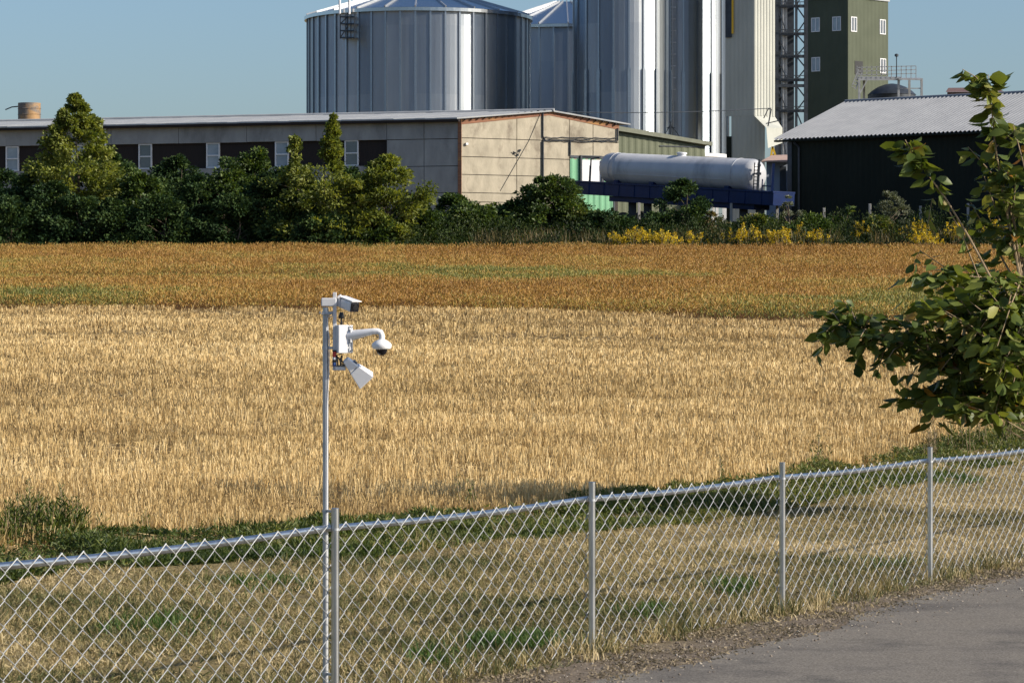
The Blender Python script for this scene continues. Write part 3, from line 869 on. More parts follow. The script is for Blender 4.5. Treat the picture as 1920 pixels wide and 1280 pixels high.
# ------------------------------------------------------------------ silos
def silo(px, Z, Rpx, N_, ztop, label, pitch=.30, base=8.8, rough_seed=0, z_break=None, cone=True, over=.25, phase=0.0):
    c = Vector(((px - 960) * Z / F, Z, base)); Rm = Rpx * Z / F
    t = thing('grain_silo', c, label, 'silo', 'galvanised grain silos behind the barn')
    V = []; Fc = []; T = []
    rg = random.Random(rough_seed)
    levels = list(np.arange(base, ztop, 2.6)) + [ztop]
    ang = lambda k: 2 * math.pi * (k + phase) / N_
    for k in range(N_):
        tc_ = rg.uniform(0, 1)
        for li in range(len(levels) - 1):
            tt0 = tc_ * .75 + rg.uniform(.0, .25) if li % 2 == 0 else tt0
            a0, a1 = ang(k), ang(k + 1)
            sub = 3
            for q in range(sub):
                # each curved sheet bends a little less than the full circle
                b0 = a0 + (a1 - a0) * q / sub; b1 = a0 + (a1 - a0) * (q + 1) / sub
                n0 = len(V)
                for (bb, zz) in ((b0, levels[li]), (b1, levels[li]), (b1, levels[li + 1]), (b0, levels[li + 1])):
                    V.append((c.x + Rm * math.sin(bb), c.y - Rm * math.cos(bb), zz)); T.append(tt0)
                Fc.append((n0, n0 + 1, n0 + 2, n0 + 3))
    np_obj('wall', V, Fc, M['silo'], t, tint=T)
    st = MB()
    for k in range(N_):
        a = ang(k); dv = Vector((math.sin(a), -math.cos(a), 0)); tv = Vector((math.cos(a), math.sin(a), 0))
        zs = [(base, ztop - .1, .07, .10)]
        if z_break: zs = [(base, z_break, .12, .14), (z_break, ztop - .1, .06, .08)]
        for (za, zb, wd, dp_) in zs:
            q = c + dv * (Rm + .004); q.z = 0
            pts = [q - tv * wd, q + tv * wd, q + tv * wd + dv * dp_, q - tv * wd + dv * dp_]
            st.box8([p_ + Vector((0, 0, za)) for p_ in pts] + [p_ + Vector((0, 0, zb)) for p_ in pts])
    obj('stiffener', st, M['stiff'], t)
    for zz in levels[2:-1:2]:
        pass
    if cone:
        ev = MB(); ev.lathe((c.x, c.y, ztop - .12), [(Rm + .05, 0), (Rm + over, .02), (Rm + over, .28), (Rm + .05, .30)], N_ * 2, caps=False)
        obj('eave_ring', ev, M['galv'], t)
        rfm = MB(); zt_ = ztop + .17
        n2 = N_
        rt = 1.2
        vs = []; fs = []
        for k in range(n2):
            a = ang(k); vs.append((c.x + (Rm + over) * math.sin(a), c.y - (Rm + over) * math.cos(a), zt_))
        for k in range(n2):
            a = ang(k); vs.append((c.x + rt * math.sin(a), c.y - rt * math.cos(a), zt_ + (Rm + over - rt) * pitch))
        for k in range(n2):
            k2 = (k + 1) % n2; fs.append((k, k2, n2 + k2, n2 + k))
        fs.append(tuple(range(n2, 2 * n2)))
        rfm.add(vs, fs)
        roof = obj('roof', rfm, M['galv'], t)
        rb = MB()
        for k in range(0, n2, 2):
            a = ang(k); rb.bar(Vector(vs[k]) + Vector((0, 0, .06)), Vector(vs[n2 + k]) + Vector((0, 0, .06)), .10, .12)
        obj('rib', rb, M['galvdull'], roof)
    return t, c, Rm

z1 = 25.55
s1, c1, r1 = silo(785, 250, 208, 48, z1, 'widest galvanised silo, squat with a low conical roof, left of the others', rough_seed=1)
# caged platform and posts hanging at the eave of the wide silo
pf = MB()
def on_silo(px, py, out=.0):
    k = (px - 960) / F; a = 1 + k * k; bq = -2 * (c1.x * k + c1.y); cq = c1.x ** 2 + c1.y ** 2 - (r1 + out) ** 2
    Zq = (-bq - math.sqrt(max(bq * bq - 4 * a * cq, 0))) / (2 * a)
    return P(px, py, Zq)
for (x0, x1) in ((638, 665),):
    for y in (32, 45, 58, 71):
        pf.bar(on_silo(x0, y, .2), on_silo(x1, y, .2), .12, .10); pf.bar(on_silo(x0, y, .9), on_silo(x1, y, .9), .10, .10)
    for x in (638, 648, 658, 665):
        pf.bar(on_silo(x, 26, .9), on_silo(x, 73, .9), .08)
        for y in (45, 71): pf.bar(on_silo(x, y, .1), on_silo(x, y, .9), .07)
    pf.bar(on_silo(638, 45, .85), on_silo(652, 32, .85), .06); pf.bar(on_silo(638, 71, .85), on_silo(652, 50, .85), .06)
obj('access_platform', pf, M['steel'], s1)
pp = MB()
for x in (637, 655):
    q = on_silo(x, 27, .5); pp.tube([q, q + Vector((0, 0, 3.0))], .09, 8)
obj('handrail_post', pp, M['frame'], s1)

s4, c4, r4 = silo(1062, 284, 185, 44, 2.14 + (600 - 50) * 276 / F, 'shaded blue-grey silo with conical roof, between and behind two others', rough_seed=4, pitch=.34)
s2, c2, r2 = silo(1166, 243, 91, 20, 34, 'tall slim silo with a bright vertical sun streak, directly right of the wide one', rough_seed=2, z_break=2.14 + (600 - 130) * 240 / F, cone=True, phase=.35)
s3, c3_, r3 = silo(1272, 251, 92, 20, 35, 'tall slim silo on a ring of short legs beside the cream tower', rough_seed=3, z_break=2.14 + (600 - 137) * 248 / F, base=2.14 + (600 - 287) * 248 / F, phase=.15)
lg = MB(); zb3 = 2.14 + (600 - 287) * 248 / F
for k in range(14):
    a = 2 * math.pi * k / 14
    x, y = c3_.x + (r3 - .15) * math.sin(a), c3_.y - (r3 - .15) * math.cos(a)
    lg.bar((x, y, 8.8), (x, y, zb3), .2)
lg.lathe((c3_.x, c3_.y, zb3 - .28), [(r3 - .3, 0), (r3 + .12, 0), (r3 + .12, .26), (r3 - .3, .26)], 40)
obj('leg_ring', lg, M['frame'], s3)
# ladder between the slim silos
ld = MB()
for x in (1255, 1262):
    ld.bar(P(x, 240, 246.5), P(x, -40, 246.5), .07)
for y in np.arange(-40, 240, 7.5):
    ld.bar(P(1255, y, 246.5), P(1262, y, 246.5), .05)
for y in np.arange(-30, 190, 22):
    ld.tube([P(1254.5 + 6 - 6.5 * math.cos(a), y, 246.5 - .55 * math.sin(a)) for a in np.linspace(0, math.pi, 7)], .035, 4)
for dx in (1, 6, 11):
    ld.bar(P(1254.5 + dx, 190, 246.0), P(1254.5 + dx, -30, 246.0), .04)
obj('ladder', ld, M['frame'], s3)
an2 = thing('rooftop_mast', P(1260, 252, 226), 'short dark tripod mast poking up behind the sloping olive roof', 'mast')
b = MB(); b.bar(P(1257, 262, 226), P(1257, 228, 226), .14); b.bar(P(1257, 234, 226), P(1243, 258, 226), .07); b.bar(P(1257, 234, 226), P(1274, 256, 226), .07); b.bar(P(1250, 240, 226), P(1266, 240, 226), .07)
b.tube([P(1257, 262, 226), P(1257, 300, 226)], .08, 6)
obj('tripod', b, M['steel'], an2)

# ------------------------------------------------------------------ cream elevator housing
ZT = 240
ef = Frame(1414, ZT, .78, .62)       # right lit face
lf = Frame(1414, ZT, -.90, .44)      # left shaded face
elev = thing('elevator_housing', ef.p(0, 9), 'tall cream ribbed metal housing tapering to a spout, right of the slim silos', 'tower')
zbr = ef.z(1414, 217); zbot = 8.9
m_ = MB()
uR = ef.u(1453); uL = lf.u(1360)
ef.corrugated(m_, 0, uR, zbr, 36, .30, .05, 0); lf.corrugated(m_, 0, uL, zbr, 36, .34, .015, 0)
m_.add([ef.p(0, 36), ef.p(uR, 36), lf.p(uL, 36), lf.p(uL, 36, -4)], [(0, 1, 3, 2)])
m_.add([ef.p(uR, zbr), ef.p(uR, 36), lf.p(uL, 36, -6), lf.p(uL, zbr, -6)], [(0, 1, 2, 3)])
obj('shaft', m_, M['cream'], elev)
lo = MB()
lf.corrugated(lo, lf.u(1434), lf.u(1371), zbot, 0, .34, .02, -.03, zf=lambda uu: zbr + .02 - max(0, -uu) * .95)
obj('lower_shaft', lo, M['cream'], elev)
sp_ = MB()
a_, b_, c_, d_ = lf.p(0, zbr, .0), ef.p(uR, zbr), P(1467, 240, 241), P(1437, 240, 238)
sp_.add([a_, b_, c_, d_], [(0, 3, 2, 1)])
e_, f_ = P(1467, 268, 241), P(1440, 278, 238)
sp_.add([d_, c_, e_, f_], [(0, 3, 2, 1)]); 
obj('spout', sp_, M['cream'], elev)
rl_ = MB(); rl_.bar(P(1440, 237, 237.5), P(1446, 205, 237.5), .09); rl_.bar(P(1432, 222, 238), P(1440, 205, 238), .07); rl_.bar(P(1440, 205, 238), P(1446, 205, 238), .07); rl_.bar(P(1436, 232, 237.5), P(1462, 226, 237.5), .07)
obj('spout_rail', rl_, M['steel'], elev)
sg = MB(); lf.box(sg, lf.u(1373), lf.u(1361), lf.z(1367, 71), 35.5, .06, .12); obj('dark_strip', sg, M['steel'], elev)
sg = MB(); lf.box(sg, lf.u(1376), lf.u(1373), lf.z(1367, 64), 35.5, .06, .14); obj('yellow_strip', sg, M['yellow'], elev)
obj('dark_opening', lf.box(MB(), lf.u(1371.5), lf.u(1363), zbot, lf.z(1367, 256), .0, .08), M['shedwall'], elev)

# ------------------------------------------------------------------ lattice tower with bucket elevators
ZL = 258
lat = thing('lattice_tower', P(1480, 380, ZL), 'dark open steel lattice tower with platforms between cream housing and green tower', 'tower')
fm = MB(); br = MB()
xs = (1456, 1493, 1511)
dep = (0, 2.2)
def L(x, y, d): return P(x, y, ZL + d) 
levels_ = [-60, 12, 64, 106, 150, 161, 208, 300, 400]
for x in xs:
    for d_ in dep:
        fm.bar(L(x, 400, d_), L(x, -60, d_), .30 if x in (1456, 1511) else .20)
for yy in levels_[1:-1]:
    for d_ in dep:
        fm.bar(L(1452, yy, d_), L(1513, yy, d_), .22, .24)
    for x in xs: fm.bar(L(x, yy, 0), L(x, yy, 2.2), .18)
for a_, c_ in zip(levels_[:-1], levels_[1:]):
    if c_ - a_ < 20: continue
    for (x0, x1) in ((1493, 1511),):
        br.bar(L(x0, a_, 0), L(x1, (a_ + c_) / 2, 0), .10); br.bar(L(x1, (a_ + c_) / 2, 0), L(x0, c_, 0), .10)
    br.bar(L(1456, a_, 0), L(1476, c_, 0), .08)
    br.bar(L(1450, c_ - 8, -.3), L(1513, c_ - 8, -.3), .06)
    for xk in (1451, 1464, 1476, 1488, 1500, 1512): br.bar(L(xk, c_ - 8, -.3), L(xk, c_, -.3), .05)
obj('frame', fm, M['steel'], lat); obj('bracing', br, M['steel'], lat)
pi = MB()
for x, d_, wd in ((1461, 1, .38), (1481, 1.2, .62)):
    pi.bar(L(x, 400, d_), L(x, -60, d_), wd, wd)
obj('bucket_elevator', pi, M['steel'], lat)
pi = MB()
for x, d_ in ((1468, .3), (1473, .4)): pi.tube([L(x, 400, d_), L(x, -60, d_)], .14, 8)
obj('downspout', pi, M['palesteel'], lat)

# ------------------------------------------------------------------ green tower
ZG = 275
gl = Frame(1590, ZG, -.80, .60); gr = Frame(1590, ZG, .72, .69)
tower = thing('green_tower', gl.p(0, 9), 'tall green clad tower building with white windows, one face sunlit', 'tower')
zt1 = gr.z(1590, -7)
m_ = MB(); uL, uR = gl.u(1511), gr.u(1665)
gl.corrugated(m_, 0, uL, 8.5, zt1, .5, .018, 0); gr.corrugated(m_, 0, uR, 8.5, zt1, .5, .018, 0)
A, B_, C_ = gl.p(0, zt1), gl.p(uL, zt1), gr.p(uR, zt1); D_ = B_ + C_ - A
m_.add([A, C_, D_, B_], [(0, 1, 2, 3)])
z8 = Vector((0, 0, 8.5 - zt1)); m_.add([B_, D_, D_ + z8, B_ + z8], [(0, 1, 2, 3)]); m_.add([C_, D_, D_ + z8, C_ + z8], [(3, 2, 1, 0)])
obj('wall', m_, M['towergreen'], tower)
cp = MB(); gl.box(cp, -.1, uL, zt1 - .12, zt1 + .10, -.1, .12); gr.box(cp, 0.02, uR + .1, zt1 - .12, zt1 + .105, -.1, .12); obj('roof_edge', cp, M['palesteel'], tower)
pxw = F / ZG
def win_g(fr, x, y, w_, h_, pane):
    fc = abs(fr.u(x + 5) - fr.u(x - 5)) / 10
    window(fr, tower, fr.u(x), fr.z(x, y), w_ * fc, h_ / pxw, .0, 'v', pane, depth=.06)
for (x, y) in ((1529.5, 47), (1569, 45), (1530, 121)): win_g(gl, x, y, 16, 27, 'panelight')
for (x, y) in ((1600.5, 46), (1654.5, 51), (1655, 124)): win_g(gr, x, y, 11, 28, 'pane')
dd = MB(); fc = abs(gr.u(1615) - gr.u(1605)) / 10
gr.box(dd, gr.u(1610) - 7.5 * fc, gr.u(1610) + 7.5 * fc, gr.z(1610, 140), gr.z(1610, 115), -.01, .03); obj('doorway', dd, M['black'], tower)

# platform and small conical bin beside the tower
plat = thing('access_platform', P(1670, 178, 262), 'steel access platform with railings beside the green tower', 'platform')
ZQ = 262
b = MB(); 
b.box8([P(1606, 151, ZQ), P(1690, 151, ZQ), P(1690, 149, ZQ + 4), P(1606, 149, ZQ + 4), P(1606, 145, ZQ), P(1690, 145, ZQ), P(1690, 144, ZQ + 4), P(1606, 144, ZQ + 4)])
b.box8([P(1685, 150, ZQ - .5), P(1729, 151, ZQ - .5), P(1727, 149, ZQ + 3), P(1685, 149, ZQ + 3), P(1685, 147, ZQ - .5), P(1729, 148, ZQ - .5), P(1727, 146, ZQ + 3), P(1685, 146, ZQ + 3)])
obj('deck', b, M['palesteel'], plat)
for d_ in (0, 3.8):
    b = MB()
    for y in (124, 131, 138):
        b.bar(P(1606, y + 3, ZQ + d_), P(1717, y, ZQ + d_), .06)
    for x in np.arange(1607, 1719, 9.2):
        b.bar(P(x, 147, ZQ + d_), P(x, 124, ZQ + d_), .06)
    obj('railing', b, M['palesteel'], plat)
b = MB()
b.bar(P(1598, 160, ZQ), P(1610, 130, ZQ), .08); b.bar(P(1604, 168, ZQ), P(1616, 137, ZQ), .08)
for k in range(6): b.bar(P(1597 + k * 2.2, 162 - k * 5, ZQ), P(1604 + k * 2.2, 166 - k * 5, ZQ), .07)
obj('stair', b, M['palesteel'], plat)
b = MB()
for (x, d_) in ((1611, 0), (1685, 0), (1705, 3.8), (1728, 0), (1620, 3.8)):
    b.bar(P(x, 147, ZQ + d_), P(x, 200, ZQ + d_), .18)
b.bar(P(1611, 178, ZQ), P(1626, 150, ZQ), .09); b.bar(P(1685, 166, ZQ), P(1728, 166, ZQ), .08)
for x in (1611, 1685, 1728):
    q = P(x, 200, ZQ); b.bar(q, Vector((q.x, q.y, 9)), .18)
obj('support_frame', b, M['palesteel'], plat)
b = MB(); b.bar(P(1681, 146, ZQ), P(1681, 106, ZQ), .07); b.lathe(P(1681, 107, ZQ), [(.05, 0), (.16, .05), (.16, .2), (.05, .26)], 8); obj('lamp_mast', b, M['steel'], plat)
bin_ = thing('domed_bin', P(1672, 300, 268), 'low dark domed bin roof peeping over the grey shed ridge under the platform', 'bin')
cc = P(1672, 0, 269); zb_ = 2.14 + (600 - 178) * 269 / F
b = MB(); b.lathe((cc.x, cc.y, 9), [(2.0, 0), (2.0, zb_ - 9)], 28); obj('wall', b, M['steel'], bin_, smooth=True)
b = MB(); b.lathe((cc.x, cc.y, zb_ - .02), [(2.05, 0), (1.7, .34), (1.2, .66), (.6, .88), (.2, .95)], 28); obj('roof', b, M['steel'], bin_, smooth=True)

# distant brown-roofed building at the far right
far = thing('brown_roofed_house', P(1830, 178, 330), 'distant building whose flat brown roof shows above the grey shed roof', 'building')
b = MB(); b.box8([P(1776, 400, 330), P(1880, 400, 330), P(1880, 400, 340), P(1776, 400, 340), P(1776, 173, 330), P(1880, 173, 330), P(1880, 173, 340), P(1776, 173, 340)]); obj('wall', b, M['brownroof'], far)
b = MB(); b.box8([P(1773, 172.8, 329), P(1884, 172.8, 329), P(1884, 172.8, 341), P(1773, 172.8, 341), P(1778, 165, 331), P(1868, 164, 331), P(1866, 165, 339), P(1780, 165, 339)]); obj('roof', b, M['brownroof'], far)

# ------------------------------------------------------------------ dark shed at the right
df = Frame(1480, 200, .777, -.629)
shed = thing('dark_shed', df.p(0, 8), 'large dark teal metal shed with a grey corrugated roof at the right', 'shed')
zEv = df.z(1480, 259)
Ls = df.u(2250)
back_d = -df.n
m_ = MB(); df.corrugated(m_, 0, Ls, 7.4, zEv, .40, .03, 0)
m_.add([df.p(0, 7.4, 0), df.p(0, zEv, 0), df.p(0, zEv + 2.6, -7.6), df.p(0, zEv, -15), df.p(0, 7.4, -15)], [(0, 1, 2, 3, 4)])
m_.add([df.p(0, 7.4, -15), df.p(Ls, 7.4, -15), df.p(Ls, zEv, -15), df.p(0, zEv, -15)], [(0, 1, 2, 3)])
obj('wall', m_, M['shedwall'], shed)
NR, ZRD = -7.7, zEv + 2.72
m_ = MB()
per = .30
nw = int((Ls + 1.0) / per * 8)
vs = []; fs = []
for i in range(nw + 1):
    uu = -.85 + (Ls + 1.0) * i / nw
    h = .055 * math.sin(2 * math.pi * uu / per)
    vs += [df.p(uu, zEv - .08 + h, .5), df.p(uu, ZRD + h, NR), df.p(uu, zEv - .08 + h, -15.8)]
for i in range(nw):
    fs += [(3 * i, 3 * i + 3, 3 * i + 4, 3 * i + 1), (3 * i + 1, 3 * i + 4, 3 * i + 5, 3 * i + 2)]
m_.add(vs, fs)
rfo = obj('roof', m_, M['shedroof'], shed, smooth=False)
rc = MB()
for (nn) in (NR,): rc.tube([df.p(-.87, ZRD + .03, nn), df.p(Ls, ZRD + .03, nn)], .10, 8)
obj('ridge_cap', rc, M['shedroof'], rfo)
fa = MB(); df.box(fa, -.85, Ls, zEv - .24, zEv - .13, .06, .46); obj('fascia', fa, M['shedwall'], rfo)
dp = MB(); uu = df.u(1500); dp.tube([df.p(uu, 7.6, .12), df.p(uu, zEv - .6, .12), df.p(uu - .25, zEv - .3, .35)], .07, 8); obj('downpipe', dp, M['steel'], shed)
obj('corner_trim', df.box(MB(), -.10, .22, 7.4, zEv - .25, .02, .07), M['steel'], shed)

# ------------------------------------------------------------------ small hut and yellow trestle behind the tanker
hut = thing('small_hut', on_ground(1460, 212), 'small pale blue hut with a faded pink roof between tank trailer and dark shed', 'hut')
b = MB(); b.box8([P(1437, 420, 211), P(1478, 420, 211), P(1478, 420, 216), P(1437, 420, 216), P(1437, 304, 211), P(1478, 304, 211), P(1478, 304, 216), P(1437, 304, 216)]); obj('wall', b, M['shedblue'], hut)
b = MB(); b.box8([P(1428, 304, 209.5), P(1484, 304, 209.5), P(1484, 302, 217), P(1440, 302, 217), P(1428, 301.5, 209.5), P(1484, 300.5, 209.5), P(1484, 290, 217), P(1447, 291, 217)]); obj('roof', b, M['pinkroof'], hut)
b = MB(); b.box8([P(1462, 420, 210.8), P(1474, 420, 210.8), P(1474, 420, 211), P(1462, 420, 211), P(1462, 312, 210.8), P(1474, 312, 210.8), P(1474, 312, 211), P(1462, 312, 211)]); obj('door', b, M['steel'], hut)
ye = thing('yellow_trestle', on_ground(1450, 222), 'yellow A-shaped steel trestle rising behind the pink hut roof', 'trestle')
b = MB(); q = P(1448.5, 275, 222)
for x in (1445, 1455):
    g_ = on_ground(x, 222); b.bar(P(x, 296, 222), q, .13); b.bar(P(x, 296, 222), g_, .13)
b.bar(P(1446, 290, 222), P(1453, 290, 222), .08)
obj('frame', b, M['yellow'], ye)

# ------------------------------------------------------------------ tank trailer
ZA, ZB = 199.5, 190.5
tl, trr = P(1138, 315, ZA), P(1422, 329, ZB)
tr_ = thing('tank_trailer', on_ground(1280, 195.5), 'white cylindrical tank on a dark blue trailer chassis parked beside the barn', 'trailer')
ax = (trr - tl); Lt = ax.length; ax.normalize()
Rt = .965
def tp(s_, side=0, up_=0):      # along the tank axis
    sd = Vector((ax.y, -ax.x, 0)).normalized()
    upd = sd.cross(ax); upd = upd if upd.z > 0 else -upd
    return tl + ax * s_ + sd * side + upd * up_
prof = [(.05, -.12), (.45, -.08), (.75, .05), (.90, .22), (Rt, .45), (Rt, 1.3), (Rt + .012, 1.32), (Rt + .012, 1.42), (Rt, 1.44), (Rt, Lt - .45), (.90, Lt - .2), (.75, Lt - .03), (.45, Lt + .1), (.05, Lt + .14)]
obj('tank', MB().lathe(tl, prof, 48, axis=ax), M['tankwhite'], tr_, smooth=True)
b = MB(); b.lathe(tp(Lt * .5, 0, Rt - .03), [(.27, 0), (.27, .14), (.32, .14), (.32, .22), (.2, .25)], 20, axis=tp(0, 0, 1) - tp(0, 0, 0)); obj('hatch', b, M['frame'], tr_, smooth=True)
FS = 1 if (tp(0, 1) - tp(0)).y < 0 else -1
b = MB(); sdv = tp(0, 1) - tp(0)
def band_pts(s_): return [tp(s_, math.cos(a) * (Rt + .01), math.sin(a) * (Rt + .01)) for a in np.linspace(-.6, math.pi + .6, 26)]
b.tube(band_pts(1.0), .022, 5); b.tube(band_pts(Lt - 1.4), .022, 5)
b.bar(tp(.7, FS * Rt * .95, -.33), tp(Lt - 1.8, FS * Rt * .95, -.33), .03, .03)
obj('band', b, M['tankwhite'], tr_)
sd1 = tp(0, 1) - tp(0)
b = MB()
def chbox(s0, s1, sa, sb, ua, ub):
    b.box8([tp(s0, sb, ua), tp(s1, sb, ua), tp(s1, sa, ua), tp(s0, sa, ua), tp(s0, sb, ub), tp(s1, sb, ub), tp(s1, sa, ub), tp(s0, sa, ub)])
front = FS
chbox(-2.4, Lt + 2.1, -.95, .95, -1.72, -1.00)
chbox(-2.4, Lt + 2.1, -1.0, 1.0, -.99, -.88)
chbox(1.0, Lt + .4, -.7, .7, -2.05, -1.73)
for s_ in np.arange(-1.9, Lt + 1.9, 1.3):
    chbox(s_, s_ + .06, -.985, .985, -1.70, -1.01)
obj('chassis', b, M['chassis'], tr_, bevel=.01)
b = MB()
for s_ in (1.4, 4.4, 7.6, 10.6): chbox(s_, s_ + .35, -.8, .8, -.87, -.72)
obj('saddle', b, M['chassis'], tr_)
# pipe frame and white rear cabinet on the chassis
b = MB()
hp = front * .98
b.tube([tp(-.46, hp, -.88), tp(-.46, hp, .5), tp(.2, hp * .9, .6)], .05, 8)
b.bar(tp(-.50, hp, -.88), tp(-.50, hp, .1), .10)
obj('pipe', b, M['steel'], tr_)
b = MB()
for s_ in (Lt + .35, Lt + .62): b.bar(tp(s_, hp * .8, -.88), tp(s_, hp * .8, .75), .06)
for k in range(7): b.bar(tp(Lt + .35, hp * .8, -.7 + k * .2), tp(Lt + .62, hp * .8, -.7 + k * .2), .045)
b.tube([tp(Lt + .45, hp * .5, -.88), tp(Lt + .45, hp * .5, .95)], .07, 6); b.box(tp(Lt + .45, hp * .5, .6), (.2, .2, .12)); b.box(tp(Lt + .45, hp * .5, .1), (.28, .25, .14)); b.bar(tp(Lt + .1, hp * .5, .1), tp(Lt + .5, hp * .5, .1), .09)
obj('ladder', b, M['steel'], tr_)
b = MB(); b.bar(tp(Lt + 2.0, hp, -.88), tp(Lt + 2.0, hp, .75), .16); b.bar(tp(Lt + 1.2, hp, -.6), tp(Lt + 2.0, hp, -.6), .07); b.bar(tp(Lt + 1.2, hp, -.2), tp(Lt + 1.2, hp, -.88), .07)
obj('guard_rail', b, M['chassis'], tr_)
for s_ in (2.2, 3.5, 4.8, 11.4, 12.7):
    for sdn in (.82, -.82):
        cw = tp(s_, sdn, 0); gq = float(terrain(cw.x, cw.y)); cw.z = gq + .52
        wd = (tp(0, 1) - tp(0)).normalized() * .16
        t_ = obj('wheel', MB().lathe(cw - wd, [(.30, 0), (.48, 0), (.52, .05), (.52, .27), (.48, .32), (.30, .32)], 26, axis=wd), M['rubber'], tr_, smooth=True)
        obj('rim', MB().lathe(cw - wd * .92, [(.10, 0), (.28, .02), (.29, .27), (.10, .29)], 20, axis=wd), M['palesteel'], t_, smooth=True)
sdh = (tp(0, 1) - tp(0)).normalized()
for s_ in (2.2, 3.5, 4.8, 11.4, 12.7):
    b = MB()
    cw = tp(s_, 0, 0); cw.z = float(terrain(cw.x, cw.y)) + .52; b.tube([cw - sdh * .7, cw + sdh * .7], .07, 8)
    b.bar(cw, Vector((cw.x, cw.y, tp(s_, 0, -2.0).z)), .5, .3)
    obj('axle', b, M['steel'], tr_)

# ------------------------------------------------------------------ rusty tank behind the barn's left end
rt = thing('rusty_tank', P(55, 230, 245), 'small rusty cylindrical tank showing above the barn roof at the far left', 'tank')
cc = P(55, 0, 245); ztk = EYE + (600 - 193.5) * 245 / F
b = MB(); b.lathe((cc.x, cc.y, 9), [(.86, 0), (.86, ztk - 9 - .9), (.90, ztk - 9 - .88), (.86, ztk - 9 - .84), (.86, ztk - 9 - .45), (.90, ztk - 9 - .43), (.86, ztk - 9 - .39), (.86, ztk - 9), (.5, ztk - 9 + .02)], 28); obj('body', b, M['rust'], rt, smooth=True)
b = MB(); b.tube([Vector((cc.x - .8, cc.y, ztk - .25)), P(22, 201, 245), P(10, 206, 245)], .05, 6); obj('pipe', b, M['steel'], rt)

# cable slung across the silos
cbm = MB()
pts = []
for k in range(25):
    s_ = k / 24; x = 1062 + (1446 - 1062) * s_
    y = 210 + (203 - 210) * s_ + 8.5 * 4 * s_ * (1 - s_) * .5
    pts.append(P(x, y, 207 + 29 * s_))
cbm.tube(pts, .03, 5)
tag(obj('overhead_cable', cbm, M['steel'], None, loc=pts[0]), 'thin black cable slung from barn ridge across the silos to the cream tower', 'cable')

# ------------------------------------------------------------------ vegetation builders
def ellipsoid_pts(n, rng):
    v = rng.normal(size=(n, 3)); v = unit(v); r = rng.random(n) ** (1 / 2.2)
    return v * r[:, None]

def crown(base, W, H, D, n, leaf, seed, profile='ovate', clumps=40, csize=.22, lift=.12, up=.15, sparse=1.0):
    """leaf faces gathered in clumps through the crown's volume"""
    rng = np.random.default_rng(seed)
    # clump centres
    hs = rng.random(clumps)
    if profile == 'cone': rad = 1.0 * (1 - hs) ** .75 + .06
    elif profile == 'ovate': rad = np.sin(np.clip(hs * .92 + .10, 0, 1) * math.pi) ** .75
    elif profile == 'pear': rad = np.where(hs < .35, .55 + hs, (1 - hs) ** .8 * 1.25) + .05
    elif profile == 'spired':
        rad = np.where(hs < .55, .95 - .35 * hs, .06 + .26 * (1 - hs))
    elif profile == 'tear': rad = np.minimum(1, (hs / .28) ** .6) * (1 - hs) ** .95 * 1.38 + .04
    else: rad = np.sqrt(np.clip(1 - (hs * 1.0) ** 2.2, 0.05, 1))
    an = rng.random(clumps) * 2 * math.pi
    rr_ = rad * np.sqrt(rng.uniform(.15, 1.0, clumps)) * rng.uniform(.75, 1.12, clumps)
    cx = np.cos(an) * rr_ * W / 2; cy = np.sin(an) * rr_ * D / 2; cz = (lift + hs * (1 - lift)) * H
    if profile == 'spired':      # two leaders above the main body
        lead = rng.random(clumps) < .35
        cz = np.where((hs >= .55) & lead, cz * .86, cz)
        cx = cx + np.where(hs >= .55, np.where(lead, -.22, .06), 0) * W
    cen = np.stack([cx, cy, cz], -1)
    cs = csize * rng.uniform(.55, 1.25, clumps) * (.55 + .45 * rad / max(rad.max(), .1))
    if profile in ('spired', 'tear'): cs = cs * np.clip(1.3 * (1 - hs) ** .5, .40, 1)
    which = rng.integers(0, clumps, n)
    e = ellipsoid_pts(n, rng)
    pts = cen[which] + e * cs[which][:, None] * np.array([W, D, W * .62]) * .9
    pts[:, 2] = np.maximum(pts[:, 2], .03)
    out = unit(np.stack([pts[:, 0], pts[:, 1], np.full(n, .0)], -1) + 1e-6)
    A = out * .7 + e * .6 + rng.normal(size=(n, 3)) * .5 + np.array([0, 0, up - .2])
    tone = rng.uniform(-.22, .22, clumps)
    tint = np.clip(.5 + tone[which] + rng.normal(size=n) * .2, 0, 1)
    Ls = leaf * rng.uniform(.65, 1.3, n)
    return pts + np.array(base), A, Ls, Ls * .62, tint, cen + np.array(base)

def plant(name, base, W, H, D, n, leaf, seed, mat, label, cat, profile='ovate', clumps=40, csize=.22, lift=.12, group=None, trunk=.06, dead=None, up=.15):
    base = Vector(base)
    t = thing(name, base, label, cat, group)
    p_, A, Ls, Ws, tint, cen = crown(base, W, H, D, n, leaf, seed, profile, clumps, csize, lift, up)
    v, f, tt_ = scatter(p_, A, Ls, Ws, PAT_LEAF, tint=tint, rng=np.random.default_rng(seed + 1))
    np_obj('crown', v, f, mat, t, tint=tt_)
    rg = random.Random(seed)
    tb = MB()
    top = base + Vector((rg.uniform(-.1, .1) * W, rg.uniform(-.05, .05) * D, H * .88))
    tb.tube([base - Vector((0, 0, .2)), base.lerp(top, .4) + Vector((rg.uniform(-.05, .05) * W, 0, 0)), top], [trunk, trunk * .7, .012], 7)
    order = sorted(range(len(cen)), key=lambda i: -((cen[i] - np.array(base))[:2] ** 2).sum())
    for i in order[:16]:
        c = Vector(cen[i]); k = min(.75, max(.1, (c.z - base.z) / H - .15))
        s0 = base.lerp(top, k); tb.tube([s0, s0.lerp(c, .5) + Vector((0, 0, .05 * W)), c], [trunk * .4, trunk * .25, .008], 5)
    obj('trunk', tb, M['bark'], t, smooth=True)
    return t

